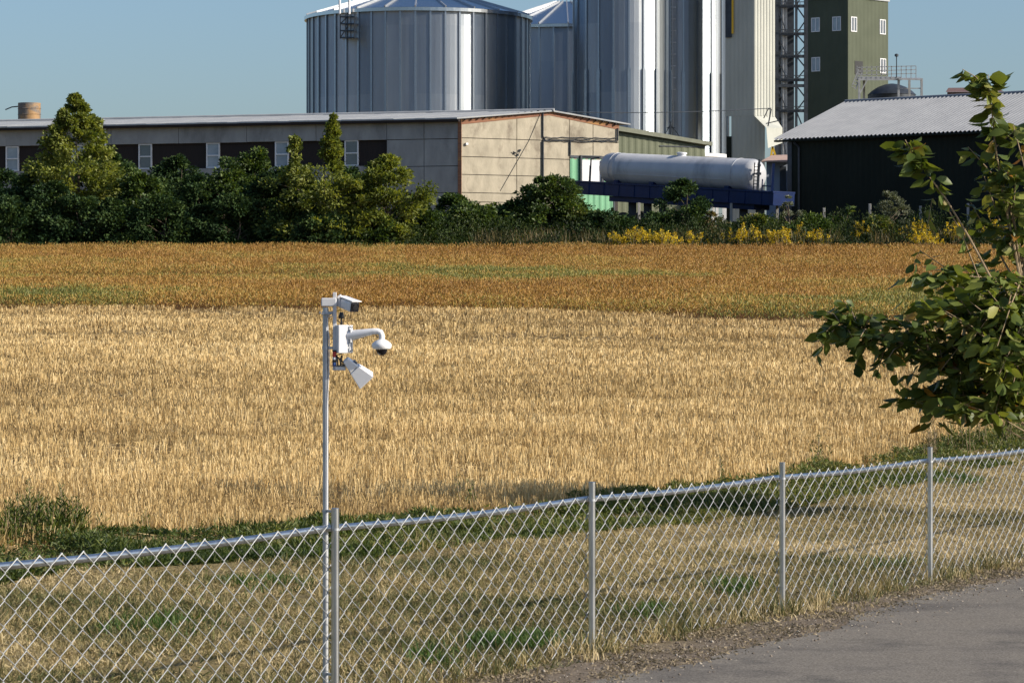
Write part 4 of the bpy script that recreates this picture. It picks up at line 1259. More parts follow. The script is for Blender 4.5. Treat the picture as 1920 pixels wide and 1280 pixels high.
def hedge_base(px, Z): return on_ground(px, Z)
def span(px0, px1, Z): return (px1 - px0) * Z / F

def tree_at(name, px, wpx, ytop, Z, n, leaf, seed, mat, label, cat, **k):
    b_ = on_ground(px, Z); H = EYE + (600 - ytop) * Z / F - b_.z
    W = wpx * Z / F * 1.22
    return plant(name, b_, W, H, k.pop('D', W * .8), int(n * 1.8), leaf * 1.05, seed, M[mat], label, cat, **k)

# trees
tree_at('tree', 141, 158, 180, 188, 12500, .20, 11, 'leaf', 'tall pointed leafy tree rising above the barn roof at the left', 'tree', profile='tear', clumps=190, csize=.135, lift=.27, trunk=.12)
tree_at('tree', 606, 185, 218, 184.6, 9500, .21, 12, 'leaf', 'tallest yellow-green tree in front of the barn windows, with two ragged tops', 'tree', profile='spired', clumps=170, csize=.125, lift=.10, trunk=.10)
tree_at('tree', 728, 135, 296, 184.8, 6500, .20, 13, 'leaf', 'small bright green tree against the concrete wall, left of the barn corner', 'tree', profile='ovate', clumps=60, csize=.16, lift=.1, trunk=.08)
tree_at('bush', 1030, 140, 335, 188, 6500, .18, 14, 'leafmid', 'rounded green bush in front of the pale gable wall', 'bush', profile='dome', clumps=60, csize=.15, lift=.06)
tree_at('small_tree', 1280, 84, 339, 188, 2300, .19, 15, 'leafdark', 'dark slender young tree standing in front of the white tank', 'tree', profile='ovate', clumps=34, csize=.20, lift=.2, trunk=.05)
tree_at('bush', 1672, 82, 362, 187, 2600, .11, 16, 'leafgrey', 'feathery grey-green bush in front of the dark shed wall', 'bush', profile='dome', clumps=60, csize=.11, lift=.1, up=.9)
tree_at('bush', 1478, 44, 370, 188, 700, .14, 17, 'leafgrey', 'wispy pale bush at the left corner of the dark shed', 'bush', profile='ovate', clumps=20, csize=.14, lift=.1, up=.8)
tree_at('bush', 1333, 48, 398, 188, 700, .14, 18, 'weedbrown', 'dry brownish seeding weed bush right of the dark young tree', 'bush', profile='ovate', clumps=20, csize=.16, lift=.1, up=.8)
# scrub in front of the barn
SG = 'scrub bushes between field and buildings'
scr = [(10, 130, 326, 194, 'leafdark', 'dark bush against the barn wall at the left edge'),
       (160, 130, 322, 194, 'leafdark', 'dark bush against the barn wall behind the pointed tree'),
       (240, 110, 326, 194, 'leafdark', 'dark bush against the barn wall left of the second window'),
       (300, 120, 320, 194.5, 'leafdark', 'dark bush against the barn wall between two windows'),
       (352, 110, 318, 194, 'leafdark', 'dark bush against the barn wall left of the third window'),
       (455, 110, 312, 194, 'leafdark', 'dark bush against the barn wall left of the two-topped tree'),
       (540, 110, 322, 194, 'leafdark', 'dark bush against the barn wall behind the two-topped tree'),
       (650, 110, 320, 194, 'leafdark', 'dark bush against the barn wall under the rightmost window'),
       (150, 120, 372, 184.8, 'leafdark', 'low dark bush before the trunk of the pointed tree'),
       (215, 110, 380, 184.6, 'leafdark', 'low dark bush right of the pointed tree, next to the crop'),
       (300, 120, 372, 184.6, 'leafdark', 'low dark bush between the pale-topped bush and the crop'),
       (440, 120, 368, 184.6, 'leafdark', 'low dark bush right of the third window, next to the crop'),
       (20, 120, 376, 184.6, 'leafdark', 'low dark bush at the left edge, next to the crop'),
       (555, 110, 376, 184.6, 'leafdark', 'low dark bush just left of the two-topped tree, next to the crop'),
       (-40, 120, 322, 193, 'leafdark', 'dark bush at the left edge of the photo'),
       (40, 110, 318, 188, 'leafdark', 'dark bush just left of the pointed tree'),
       (95, 110, 348, 185.5, 'leafdark', 'low dark bush before the foot of the pointed tree'),
       (205, 120, 290, 192, 'leafdark', 'tall dark bush just right of the pointed tree'),
       (262, 100, 322, 186.5, 'leafmid', 'dark bush with a pale leafy top below the second window'),
       (330, 110, 298, 190, 'leafdark', 'dark bush between the second and third barn windows'),
       (372, 100, 350, 185.5, 'leafdark', 'low dark bush in front of the third window'),
       (425, 110, 300, 189.5, 'leafmid', 'dark bush under and right of the third window'),
       (478, 88, 282, 190.5, 'leafmid', 'bush with a lit top left of the two-topped tree'),
       (505, 105, 338, 185.5, 'leafdark', 'low dark bush left of the foot of the two-topped tree'),
       (560, 90, 318, 187, 'leafmid', 'bush leaning against the left side of the two-topped tree'),
       (608, 110, 408, 183.4, 'leafdark', 'low dark bush at the foot of the two-topped tree'),
       (668, 90, 335, 191.5, 'leafdark', 'dark bush between the two yellow-green trees'),
       (692, 100, 402, 184, 'leafmid', 'low green bush at the foot of the small bright tree'),
       (775, 90, 372, 190, 'leafdark', 'dark bush right of the small bright tree'),
       (845, 90, 368, 190, 'leafmid', 'green bush at the foot of the barn corner'),
       (790, 110, 396, 186, 'leafmid', 'low spreading bush left of the barn corner'),
       (890, 120, 384, 187, 'leafmid', 'low spreading bush right of the barn corner'),
       (965, 100, 382, 188, 'leafdark', 'low dark bush left of the rounded gable bush'),
       (1085, 90, 398, 187.5, 'weed', 'low weedy bush below the green door'),
       (930, 110, 386, 190, 'leafmid', 'low bush against the gable wall, right of the barn corner'),
       (1000, 110, 378, 190.5, 'leafmid', 'bush against the gable wall behind the rounded bush'),
       (1060, 100, 372, 188.6, 'leafmid', 'bush overlapping the right side of the rounded gable bush'),
       (1135, 100, 402, 186.5, 'leafdark', 'low dark bush below the left end of the trailer'),
       (1235, 80, 404, 187.5, 'leafdark', 'low dark bush between the trailer wheels and the broad goldenrod'),
       (1420, 90, 408, 187, 'weed', 'low weedy bush below the right end of the trailer'),
       (1525, 80, 406, 186.5, 'leafmid', 'low green bush below the dark shed wall'),
       (1640, 80, 410, 186, 'weed', 'low weedy bush at the foot of the feathery grey bush')]
for i, (px, wp, yt, Z, mt, lab) in enumerate(scr):
    tree_at('bush', px, wp, yt, Z, int(2600 + (450 - yt) * 16), .19, 100 + i, mt, lab, 'bush', profile='dome', clumps=46, csize=.19, lift=.04, group=SG, trunk=.05, D=3.0)

# goldenrod and weed clumps
def weed_clump(name, px, wpx, ytop, Z, nst, label, cat, mat, flower=None, seed=0, group=None, leaf=.10, lean=.25, fh=.3):
    rng = np.random.default_rng(seed)
    b_ = on_ground(px, Z); H = EYE + (600 - ytop) * Z / F - b_.z; W = wpx * Z / F
    t = thing(name, b_, label, cat, group)
    st = MB(); LP = []; LA = []; FP = []; FA = []
    for k in range(nst):
        x0 = rng.normal() * W * .22; y0 = rng.normal() * .35
        g_ = Vector((b_.x + x0 * .9, b_.y + y0, float(terrain(b_.x + x0, b_.y + y0)) - .05))
        h = H * rng.uniform(.45, 1.04) * (1 - .35 * abs(x0) / (W * .6))
        tip = g_ + Vector((rng.normal() * lean * h * .4 + x0 * .15, rng.normal() * lean * h * .4, h))
        st.tube([g_, g_.lerp(tip, .55) + Vector((rng.normal() * .03, 0, 0)), tip], [.012, .009, .004], 4, caps=False)
        m_ = int(h / .035)
        for q in range(m_):
            s_ = rng.uniform(.08, 1); LP.append(g_.lerp(tip, s_)); a = rng.random() * 6.28
            LA.append((math.cos(a), math.sin(a), rng.uniform(.0, .9)))
        if flower:
            for q in range(int(rng.integers(6, 54))):
                s_ = 1 - fh * rng.random() ** 1.3
                sp = (1 - s_) * .45 + .02
                LPq = g_.lerp(tip, s_); a = rng.random() * 6.28
                FP.append(LPq + Vector((math.cos(a) * sp * rng.random(), math.sin(a) * sp * rng.random(), 0))); FA.append((math.cos(a), math.sin(a), .8))
    obj('stem', st, M['stem'], t)
    P_ = np.array(LP); 
    v, f, tt_ = scatter(P_, np.array(LA), leaf * rng.uniform(.6, 1.4, len(P_)), leaf * .32, PAT_LEAF, tint=rng.random(len(P_)), rng=rng)
    np_obj('foliage', v, f, M[mat], t, tint=tt_)
    if FP:
        P_ = np.array(FP)
        v, f, tt_ = scatter(P_, np.array(FA), .085 * rng.uniform(.6, 1.4, len(P_)), .055, PAT_LEAF, tint=rng.random(len(P_)), rng=rng)
        np_obj('blossom', v, f, M[flower], t, tint=tt_)
    return t
GG = 'yellow goldenrod clumps at the field edge'
for i, (px, wp, yt, Z, n, lab) in enumerate([
        (1195, 70, 413, 184.5, 26, 'broad yellow goldenrod clump, farthest left, below the tank trailer chassis'),
        (1243, 55, 421, 184, 22, 'yellow goldenrod clump touching the right side of the broadest one'),
        (1396, 62, 410, 185, 22, 'yellow goldenrod clump in front of the trailer wheels, left of the dark shed'),
        (1462, 50, 414, 184.5, 20, 'yellow goldenrod clump below the left corner of the dark shed'),
        (1487, 40, 402, 187, 14, 'small high goldenrod clump just inside the left corner of the dark shed'),
        (1612, 40, 392, 187, 14, 'goldenrod clump between the big-leaved plant and feathery grey bush'),
        (1722, 52, 394, 186, 20, 'goldenrod clump just right of the feathery grey bush'),
        (1150, 40, 424, 185, 10, 'sparse goldenrod clump left of the broad one, below the green door'),
        (1300, 40, 420, 185, 10, 'sparse goldenrod clump right of the dark young tree'),
        (1425, 40, 418, 185, 14, 'goldenrod clump between the trailer wheels and the shed corner'),
        (1530, 40, 415, 185, 12, 'sparse goldenrod clump left of the big-leaved plant'),
        (1790, 55, 402, 186, 18, 'goldenrod clump behind the drooping twig of the broadleaf tree'),
        (1735, 45, 420, 184, 16, 'low goldenrod clump behind the overhanging arched branch'),
        (1868, 60, 398, 186, 22, 'goldenrod clump behind the leafy tree near the right edge')]):
    weed_clump('goldenrod', px, wp * 1.3, yt + 8, Z - 1.9, int(n * 1.8), lab, 'wildflower', 'weed', 'goldenrod', seed=300 + i, group=GG)
# big-leaved plant
weed_clump('burdock', 1572, 60, 376, 187, 7, 'dark plant with very large drooping leaves in front of the shed', 'plant', 'leafmid', seed=390, leaf=.42, lean=.3)

# fence posts in the weeds
FG = 'weathered fence posts standing in the weeds'
prev = None
for (px, yt, lab) in ((1198, 380, 'weathered post below the left part of the trailer'), (1371, 381, 'weathered post in front of the trailer chassis, right of the dark young tree'),
                 (1457, 384, 'weathered post beside the left corner of the dark shed'), (1545, 390, 'weathered post next to the big-leaved plant'),
                 (1631, 382, 'weathered post just left of the feathery grey bush'), (1726, 386, 'weathered post just right of the feathery grey bush'),
                 (1815, 381, 'weathered post half hidden behind the arched branch')):
    q = on_ground(px, 190.5); top = P(px, yt, 190.5)
    b = MB(); r_ = Matrix.Rotation(R(random.uniform(-12, 12)), 3, 'Z'); h = top.z - q.z + .3
    b.box(Vector((q.x, q.y, top.z - h / 2)), (.15, .15, h), r_)
    o = obj('fence_post', b, M['postconc'], None, loc=q, bevel=.015)
    tag(o, lab, 'post', FG)

# undergrowth along the far field edge
def undergrowth():
    rng = np.random.default_rng(50)
    n = 115000
    px = rng.uniform(-130, 2300, n); Z = 182.2 + 8.5 * rng.random(n) ** 1.4
    X = (px - 960) * Z / F
    hmax = np.where(px > 640, .35 + 1.9 * np.clip(fbm(px / 26, Z / 2.5, 77) - .1, 0, 1), .2 + .45 * fbm(px / 26, Z / 2.5, 77)) * np.clip((Z - 181.6) / 2.0, .35, 1.25)
    z = terrain(X, Z) + hmax * rng.random(n) ** .8
    pts = np.stack([X, Z, z], -1)
    A = rng.normal(size=(n, 3)) * .6 + np.array([0, 0, .8])
    tint = np.clip(fbm(px / 40, Z / 3, 5) * .9 - .15 + rng.normal(size=n) * .2, 0, 1)
    v1 = scatter(pts, A, .14 * rng.uniform(.6, 1.5, n), .06, PAT_LEAF, tint=tint, rng=rng)
    return v1
v, f, tt_ = undergrowth()
tag(np_obj('undergrowth', v, f, M['under'], tint=tt_, loc=(0, 185, 7)), 'tangled weeds and grasses along the far edge of the field', 'undergrowth', kind='stuff')
def seed_weeds():
    rng = np.random.default_rng(51)
    n = 9000
    px = rng.uniform(880, 2000, n); Z = 182.6 + 6 * rng.random(n)
    X = (px - 960) * Z / F
    keep = fbm(px / 30, Z / 3, 15) > .46
    px, Z, X = px[keep], Z[keep], X[keep]; n = len(px)
    base = np.stack([X, Z, terrain(X, Z) + rng.random(n) * .5], -1)
    A = rng.normal(size=(n, 3)) * .2 + np.array([0, 0, 1])
    return scatter(base, A, rng.uniform(.4, 1.0, n), .035, PAT_BEND, tint=rng.random(n), rng=rng)
v, f, tt_ = seed_weeds()
tag(np_obj('dry_weeds', v, f, M['weedbrown'], tint=tt_, loc=(5, 185, 7)), 'brown seeding weeds mixed into the field edge at the right', 'weeds', kind='stuff')

# ------------------------------------------------------------------ ripe crop
def crop():
    rng = np.random.default_rng(60)
    parts = []
    n = 720000
    Z = np.sqrt(rng.uniform(104 ** 2, CROP_FAR ** 2, n)); uq = rng.uniform(-.185, .225, n)
    X = uq * Z
    px = 960 + uq * F
    yc_ = ray_y(CROPL, X, Z)
    keep = Z > yc_ + (vnoise(X * 1.5, Z * 1.5, 2) - .5) * .5
    # bare furrow between two strips at the left
    zf_ = 150.0 + .04 * (px - 200) / 10
    keep &= ~((np.abs(Z - zf_ - (vnoise(px / 60, px * 0, 8) - .5) * 2) < .9) & (px < 640))
    X, Z, px, zf_ = X[keep], Z[keep], px[keep], zf_[keep]; n = len(X)
    dfront = Z - ray_y(CROPL, X, Z)
    hh = (.42 + .28 * fbm(X * .5, Z * .35, 4)) * np.clip(dfront / .5, .45, 1)
    hh = hh * np.where((px < 900) & (Z < zf_) & (Z > zf_ - 9), 1 - .62 * np.clip((Z - zf_ + 9) / 7, 0, 1) * np.clip((900 - px) / 250, 0, 1), 1)
    z = terrain(X, Z) + hh * rng.random(n) ** .6
    pts = np.stack([X, Z, z], -1)
    A = rng.normal(size=(n, 3)) * .4 + np.array([0, 0, .9])
    g1 = fbm(X * .10, Z * .05, 31, 4)
    g2 = fbm(X * .02, Z * .16, 37, 3)
    g3 = fbm(X * .25, Z * .10, 39, 4); g4 = fbm(X * .07, Z * .09, 47, 4)
    tint = -.16 + g1 * .50 + g2 * .55 + g3 * .32 + np.clip((g4 - .60) * 5, 0, .34) + np.where(rng.random(n) < .05, .35, 0) + rng.normal(size=n) * .13
    # greener patches: left front, front edge at the right
    gp = np.exp(-((px - 110) / 190) ** 2) * np.exp(-((dfront - 7) / 6.) ** 2)
    tint += gp * .55 * (vnoise(X * .6, Z * .4, 3) > .25)
    gp2 = np.exp(-(dfront / 2.2) ** 2) * np.clip((px - 700) / 900, 0, 1)
    tint += gp2 * .42 * (vnoise(X * 1.2, Z * .7, 13) > .38)
    up_ = (Z > zf_) & (px < 760)
    tint += np.where(up_, .13, 0)
    tint = np.clip(tint, 0, 1)
    return scatter(pts, A, .11 * rng.uniform(.6, 1.6, n), .032, PAT_LEAF, tint=tint, rng=rng)
v, f, tt_ = crop()
tag(np_obj('ripe_crop', v, f, M['crop'], tint=tt_, loc=(0, 150, 4)), 'orange-brown ripe crop in a strip between stubble and hedge', 'crop', kind='stuff')

# ------------------------------------------------------------------ stubble
def stubble():
    rng = np.random.default_rng(70)
    nt_ = 178000
    Zmin, Zmax = 27, 126
    # tufts a little denser close by
    Z = Zmin + (Zmax - Zmin) * rng.random(nt_) ** 1.25
    uq = rng.uniform(-.185, .225, nt_); X = uq * Z
    yf_ = ray_y(FRONT, X, Z); yc_ = ray_y(CROPL, X, Z)
    edge = (fbm(X * .8, Z * .8, 3) - .5) * 2.0
    keep = (Z > yf_ - edge * .8 + .2) & (Z < yc_ + .1)
    # wheel tracks and thin rows
    rowc = Z + .36 * X
    tracks = np.zeros(nt_, bool)
    for r0, wd in ((49, .25), (51, .25), (62, .35), (64.4, .35), (77, .5), (80, .5), (92, .7), (96, .7), (105, .9), (110, .9)):
        tracks |= (np.abs(rowc - r0 + (vnoise(X * .3, X * 0, 4) - .5) * .8) < wd)
    keep &= ~(tracks & (rng.random(nt_) < .9))
    thin = .55 * fbm(X * .55, Z * .40, 41, 3) + .45 * fbm(X * .10, rowc * .55, 43, 3)
    keep &= rng.random(nt_) < np.clip((thin - .33) * 5.0, .14, 1)
    X, Z = X[keep], Z[keep]; nt2 = len(X)
    per = 5
    ti = np.repeat(np.arange(nt2), per); n = len(ti)
    spread = .022 * np.clip(Z / 45, 1, 2.4)
    x = X[ti] + rng.normal(size=n) * spread[ti]; zq = Z[ti] + rng.normal(size=n) * spread[ti]
    base = np.stack([x, zq, gz(x, zq) - .01], -1)
    lean = rng.normal(size=(n, 2)) * .13 + rng.normal(size=(nt2, 2))[ti] * .13
    A = np.concatenate([lean, np.ones((n, 1))], 1)
    Ls = (.09 + .13 * rng.random(n)) * (.8 + .5 * fbm(x * .4, zq * .3, 6))
    Wd = np.clip(.0002 * zq, .006, .03) * rng.uniform(.8, 1.5, n)
    rb = fbm(x * .07, (zq + .36 * x) * .55, 19, 4)
    Ls = Ls * (.65 + .7 * rb)
    tint = np.clip(-.13 + .46 * fbm(x * .16, zq * .10, 8, 4) + .90 * rb + rng.normal(size=n) * .18 + rng.normal(size=nt2)[ti] * .14, 0, 1)
    a = scatter(base, A, Ls, Wd, PAT_STALK, tint=tint, rng=rng)
    # loose straw lying on the ground
    m = 130000
    Z2 = Zmin + (Zmax - Zmin) * rng.random(m) ** 1.2; X2 = rng.uniform(-.185, .225, m) * Z2
    k2 = (Z2 > ray_y(FRONT, X2, Z2)) & (Z2 < ray_y(CROPL, X2, Z2)); X2, Z2 = X2[k2], Z2[k2]; m = len(X2)
    b2 = np.stack([X2, Z2, gz(X2, Z2) + .02 + .05 * rng.random(m)], -1)
    A2 = np.concatenate([rng.normal(size=(m, 2)), rng.normal(size=(m, 1)) * .25], 1)
    b = scatter(b2, A2, .22 * rng.uniform(.5, 1.3, m), np.clip(.00026 * Z2, .0075, .03), PAT_BLADE, tint=rng.random(m), rng=rng)
    return merge([a, b])
v, f, tt_ = stubble()
tag(np_obj('stubble', v, f, M['straw'], tint=tt_, loc=(0, 60, 0)), 'golden cut straw stubble covering the field', 'stubble', kind='stuff')

# ------------------------------------------------------------------ mown dry grass strip along the fence
def strip_points(n, rng, lo=-.9, hi=30):
    Z = rng.uniform(14, 52, n); X = rng.uniform(-.19, .24, n) * Z
    s = fence_s(X, Z); yf_ = ray_y(FRONT, X, Z)
    e = (fbm(X * .8, Z * .8, 3) - .5) * 2.0
    k = (s > lo + e * .5) & (Z < yf_ + .7)
    return X[k], Z[k], s[k], yf_[k]
def dry_grass():
    rng = np.random.default_rng(80)
    X, Z, s, yf_ = strip_points(1300000, rng, lo=-.35)
    dens = fbm(X * 1.1, Z * 1.1, 23, 4)
    k = rng.random(len(X)) < np.clip((dens - .22) * 3.2, .12, 1) * np.clip((s + .35) / 1.2, .06, 1)
    X, Z, s, yf_ = X[k], Z[k], s[k], yf_[k]; n = len(X)
    base = np.stack([X, Z, gz(X, Z) - .004], -1)
    A = np.concatenate([rng.normal(size=(n, 2)) * .9, rng.uniform(.15, 1, (n, 1))], 1)
    band = fbm(X * .5 + Z * .2, Z * .5, 45, 4)
    tint = np.clip(-.20 + 1.40 * band + rng.normal(size=n) * .22, 0, 1)
    return scatter(base, A, .05 * rng.uniform(.5, 1.6, n), .0065 * rng.uniform(.7, 1.6, n), PAT_BEND, tint=tint, rng=rng)
v, f, tt_ = dry_grass()
print('dry grass blades', len(f) // 3)
tag(np_obj('dry_grass', v, f, M['drygrass'], tint=tt_, loc=(0, 25, 0)), 'parched mown grass strip behind the chain-link fence', 'grass', kind='stuff')

def long_tufts():
    rng = np.random.default_rng(83)
    m = 520
    t_ = rng.uniform(-9, 16, m); s_ = np.where(rng.random(m) < .55, rng.normal(size=m) * .10, rng.uniform(.2, 5.5, m))
    per = 26; ti = np.repeat(np.arange(m), per); n = len(ti)
    q = FO[None] + FD[None] * t_[ti][:, None] + FN[None] * s_[ti][:, None] + rng.normal(size=(n, 2)) * .045
    base = np.stack([q[:, 0], q[:, 1], gz(q[:, 0], q[:, 1]) - .004], -1)
    A = np.concatenate([rng.normal(size=(n, 2)) * .45, np.ones((n, 1))], 1)
    hh = rng.uniform(.06, .20, m)[ti]
    return scatter(base, A, hh * rng.uniform(.5, 1.3, n), .006, PAT_BEND, tint=np.clip(rng.uniform(0, .8, m)[ti] + rng.normal(size=n) * .15, 0, 1), rng=rng)
v, f, tt_ = long_tufts()
tag(np_obj('grass_tufts', v, f, M['drygrass'], tint=tt_, loc=(0, 25, 0)), 'uncut grass tufts around the fence foot and in the strip', 'grass', kind='stuff')
def green_patches():
    rng = np.random.default_rng(81)
    parts = []
    n = 60000
    # bright tufts in the strip
    spots = [(945, 1207, 100, .12, .5), (1000, 1200, 50, .08, .2), (1370, 1105, 60, .14, .10), (1650, 1062, 80, .2, .10), (1795, 905, 60, .2, .2), (820, 1240, 80, .12, .07), (1230, 1150, 80, .14, .06), (300, 1180, 120, .2, .10), (500, 1100, 120, .2, .10)]
    for (px, py, wp, dz_, d_) in spots:
        X0, Z0 = ground_hit(px, py); m = int(9000 * d_)
        X = X0 + rng.normal(size=m) * wp * Z0 / F * .45; Z = Z0 + rng.normal(size=m) * dz_ * 2.2 + (X - X0) * .15
        k = rng.random(m) < np.clip((fbm(X * 5, Z * 4, 3) - .42) * 6, 0, 1); X, Z = X[k], Z[k]; m = len(X)
        base = np.stack([X, Z, gz(X, Z)], -1)
        A = np.concatenate([rng.normal(size=(m, 2)) * .5, np.ones((m, 1))], 1)
        parts.append(scatter(base, A, .08 * rng.uniform(.5, 1.5, m), .008, PAT_BEND, tint=rng.random(m), rng=rng))
    return merge(parts)
v, f, tt_ = green_patches()
tag(np_obj('green_grass', v, f, M['greengrass'], tint=tt_, loc=(0, 25, 0)), 'fresh green tufts growing in the parched strip', 'grass', kind='stuff')

# weedy margin between mown strip and stubble
def margin():
    rng = np.random.default_rng(82)
    n = 270000
    px = rng.uniform(-120, 2280, n)
    fy = np.interp(px, [p[0] for p in front_px], [p[1] for p in front_px])
    Zf = np.array([1.0]); 
    uf = FRONT[:, 0] / FRONT[:, 1]
    Zf = np.interp((px - 960) / F, uf, FRONT[:, 1])
    wdt = np.interp(px, [0, 500, 700, 1100, 1500, 1900], [3.4, 3.6, 3.9, 4.0, 4.6, 6.0])
    d_ = rng.random(n) ** 1.1 * wdt
    Z = Zf + .5 - d_ ; X = (px - 960) / F * Z
    dens = fbm(X * .9, Z * .9, 61, 4)
    k = rng.random(n) < np.clip((dens - .36) * 4.0, .04, 1)
    px, Z, X, d_, wdt = px[k], Z[k], X[k], d_[k], wdt[k]; n = len(X)
    hgt = (.04 + .20 * np.clip(fbm(X * 1.6, Z * 1.6, 62) - .25, 0, 1) * 1.7) * np.clip(1.25 - d_ / wdt, .25, 1) * np.interp(px, [0, 160, 260, 1000, 1900], [1.3, 1.1, .6, .75, .9])
    z = gz(X, Z) + hgt * rng.random(n)
    base = np.stack([X, Z, z], -1)
    A = np.concatenate([rng.normal(size=(n, 2)) * .8, rng.uniform(.0, 1.1, (n, 1))], 1)
    tint = np.clip(.20 + np.interp(px, [0, 600, 1000, 1900], [0, .05, .26, .18]) + .85 * (fbm(X * .9, Z * 1.3, 63, 4) - .2) + rng.normal(size=n) * .2, 0, 1)
    return scatter(base, A, .06 * rng.uniform(.5, 1.6, n), .014 * rng.uniform(.5, 1.6, n), PAT_LEAF, tint=tint, rng=rng)
v, f, tt_ = margin()
tag(np_obj('weedy_margin', v, f, M['weed'], tint=tt_, loc=(0, 30, 0)), 'low green weeds between mown strip and stubble', 'weeds', kind='stuff')

# individual tall weeds at the stubble edge
WG = 'tall weeds standing at the stubble edge'
def tall_weed(px, py, hpx, wpx, nst, seed, label, mat='weed', leaf=.05, flower=None):
    X0, Z0 = ground_hit(px, py)
    base = Vector((X0, Z0, float(gz(X0, Z0))))
    rng = np.random.default_rng(seed)
    H = hpx * Z0 / F; W = wpx * Z0 / F
    t = thing('weed', base, label, 'weed', WG)
    st = MB(); LP = []; LA = []
    for k in range(nst):
        x0 = rng.normal() * W * .3; y0 = rng.normal() * .18
        g_ = base + Vector((x0 * .8, y0, -.02)); h = H * rng.uniform(.35, 1.05) * (1 - .35 * min(1, abs(x0) / (W * .6)))
        tip = g_ + Vector((rng.normal() * .12 * h + x0 * .2, rng.normal() * .12 * h, h))
        midp = g_.lerp(tip, .5) + Vector((rng.normal() * .02, 0, 0))
        st.tube([g_, midp, tip], [.005, .004, .002], 4, caps=False)
        for q in range(int(h / .009)):
            s_ = rng.uniform(.05, 1); c = g_.lerp(tip, s_); a = rng.random() * 6.28; rr_ = rng.random() * .05 * (1.15 - s_)
            LP.append((c.x + math.cos(a) * rr_, c.y + math.sin(a) * rr_, c.z)); LA.append((math.cos(a), math.sin(a), rng.uniform(.5, 2.2)))
    obj('stem', st, M['stem'], t)
    P_ = np.array(LP); lf_ = leaf * rng.uniform(.5, 1.4, len(P_)) * np.clip(1.25 - (P_[:, 2] - base.z) / H, .3, 1)
    v, f, tt_ = scatter(P_, np.array(LA), lf_, lf_ * .24, PAT_LEAF, tint=np.clip(rng.normal(.55, .25, len(P_)), 0, 1), rng=rng)
    np_obj('foliage', v, f, M[mat], t, tint=tt_)
tall_weed(18, 1030, 95, 60, 22, 401, 'leafy green weed clump at the left edge, lowest of the left group', leaf=.085)
tall_weed(58, 1022, 135, 70, 30, 402, 'tall bushy green weed second from the left edge', leaf=.085)
tall_weed(102, 1025, 130, 60, 28, 403, 'tall dark green weed in the middle of the left group', leaf=.085)
tall_weed(145, 1018, 95, 50, 22, 404, 'green weed at the right side of the left group', leaf=.09)
tall_weed(265, 1006, 60, 28, 9, 405, 'small slender weed at the stubble edge, left of the mast', leaf=.05)
tall_weed(875, 962, 100, 34, 6, 406, 'thin upright weed in the stubble between first and second fence posts from mast')
tall_weed(1352, 905, 62, 30, 7, 407, 'upright green weed just left of the third fence post in view')
tall_weed(1540, 880, 80, 30, 7, 408, 'slender weed between the third and fourth fence posts in view')
tall_weed(1748, 862, 110, 34, 9, 409, 'tall brown seeding weed directly behind the fourth fence post in view', mat='weedbrown', leaf=.05)
tall_weed(1800, 846, 70, 70, 18, 410, 'bushy green weed below the leafy tree, left one', leaf=.06)
tall_weed(1843, 842, 66, 60, 18, 411, 'bushy green weed below the leafy tree, middle one', leaf=.06)
tall_weed(1888, 838, 60, 50, 14, 412, 'bushy green weed below the leafy tree at the right edge', leaf=.06)

# gravel scattered over the bare verge
def gravel():
    rng = np.random.default_rng(90)
    n = 9000
    t_ = rng.uniform(-9, 14, n); s_ = -rng.random(n) * 1.7 + .5
    q = FO[None] + FD[None] * t_[:, None] + FN[None] * s_[:, None]
    keep = rng.random(n) < np.clip(1.1 - np.abs(s_ + .45) / .9, .12, 1)
    q = q[keep]; n = len(q)
    r = .004 + .011 * rng.random(n) ** 4
    oct_ = np.array([[1, 0, 0], [0, 1, 0], [-1, 0, 0], [0, -1, 0], [0, 0, .8], [0, 0, -.5]])
    fa_ = np.array([[0, 1, 4], [1, 2, 4], [2, 3, 4], [3, 0, 4], [1, 0, 5], [2, 1, 5], [3, 2, 5], [0, 3, 5]])
    V = np.concatenate([q, np.full((n, 1), .004)], 1)[:, None, :] + oct_[None] * r[:, None, None] * rng.uniform(.6, 1.3, (n, 6, 1))
    Fc = (fa_[None] + (np.arange(n) * 6)[:, None, None]).reshape(-1, 3)
    return V.reshape(-1, 3), Fc, np.repeat(rng.random(n), 6)
def litter():
    rng = np.random.default_rng(95)
    n = 110000
    t_ = rng.uniform(-9, 16, n); s_ = .55 - 1.9 * rng.random(n) ** 1.25
    q = FO[None] + FD[None] * t_[:, None] + FN[None] * s_[:, None]
    rx = np.interp(q[:, 1], RD[:, 1], RD[:, 0])
    keep = (q[:, 0] < rx + .10 * rng.normal(size=n)) & (fbm(q[:, 0] * 3, q[:, 1] * 3, 33, 3) > .30 + .25 * rng.random(n))
    q = q[keep]; n = len(q)
    base = np.concatenate([q, np.full((n, 1), .006)], 1)
    A = np.concatenate([rng.normal(size=(n, 2)), rng.uniform(.0, .7, (n, 1))], 1)
    return scatter(base, A, .022 * rng.uniform(.4, 1.6, n), .007 * rng.uniform(.6, 1.5, n), PAT_BEND, tint=np.clip(rng.normal(.3, .2, n), 0, 1), rng=rng)
M['litter'] = leafmat('dead_grass_litter', [(0, (.13, .105, .07)), (.4, (.24, .195, .13)), (.8, (.30, .24, .15)), (1, (.45, .37, .24))], trans=.1, rough=.8)
v, f, tt_ = litter()
tag(np_obj('grass_litter', v, f, M['litter'], tint=tt_, loc=(0, 20, 0)), 'dead grass and litter on the bare verge between fence and road', 'grass', kind='stuff')
M['stone'] = leafmat('verge_stones', [(0, (.10, .08, .06)), (.6, (.22, .18, .14)), (1, (.42, .38, .32))], trans=0, rough=.9)
v, f, tt_ = gravel()
tag(np_obj('gravel', v, f, M['stone'], tint=tt_, loc=(0, 20, 0)), 'loose stones on the bare verge beside the road', 'gravel', kind='stuff')

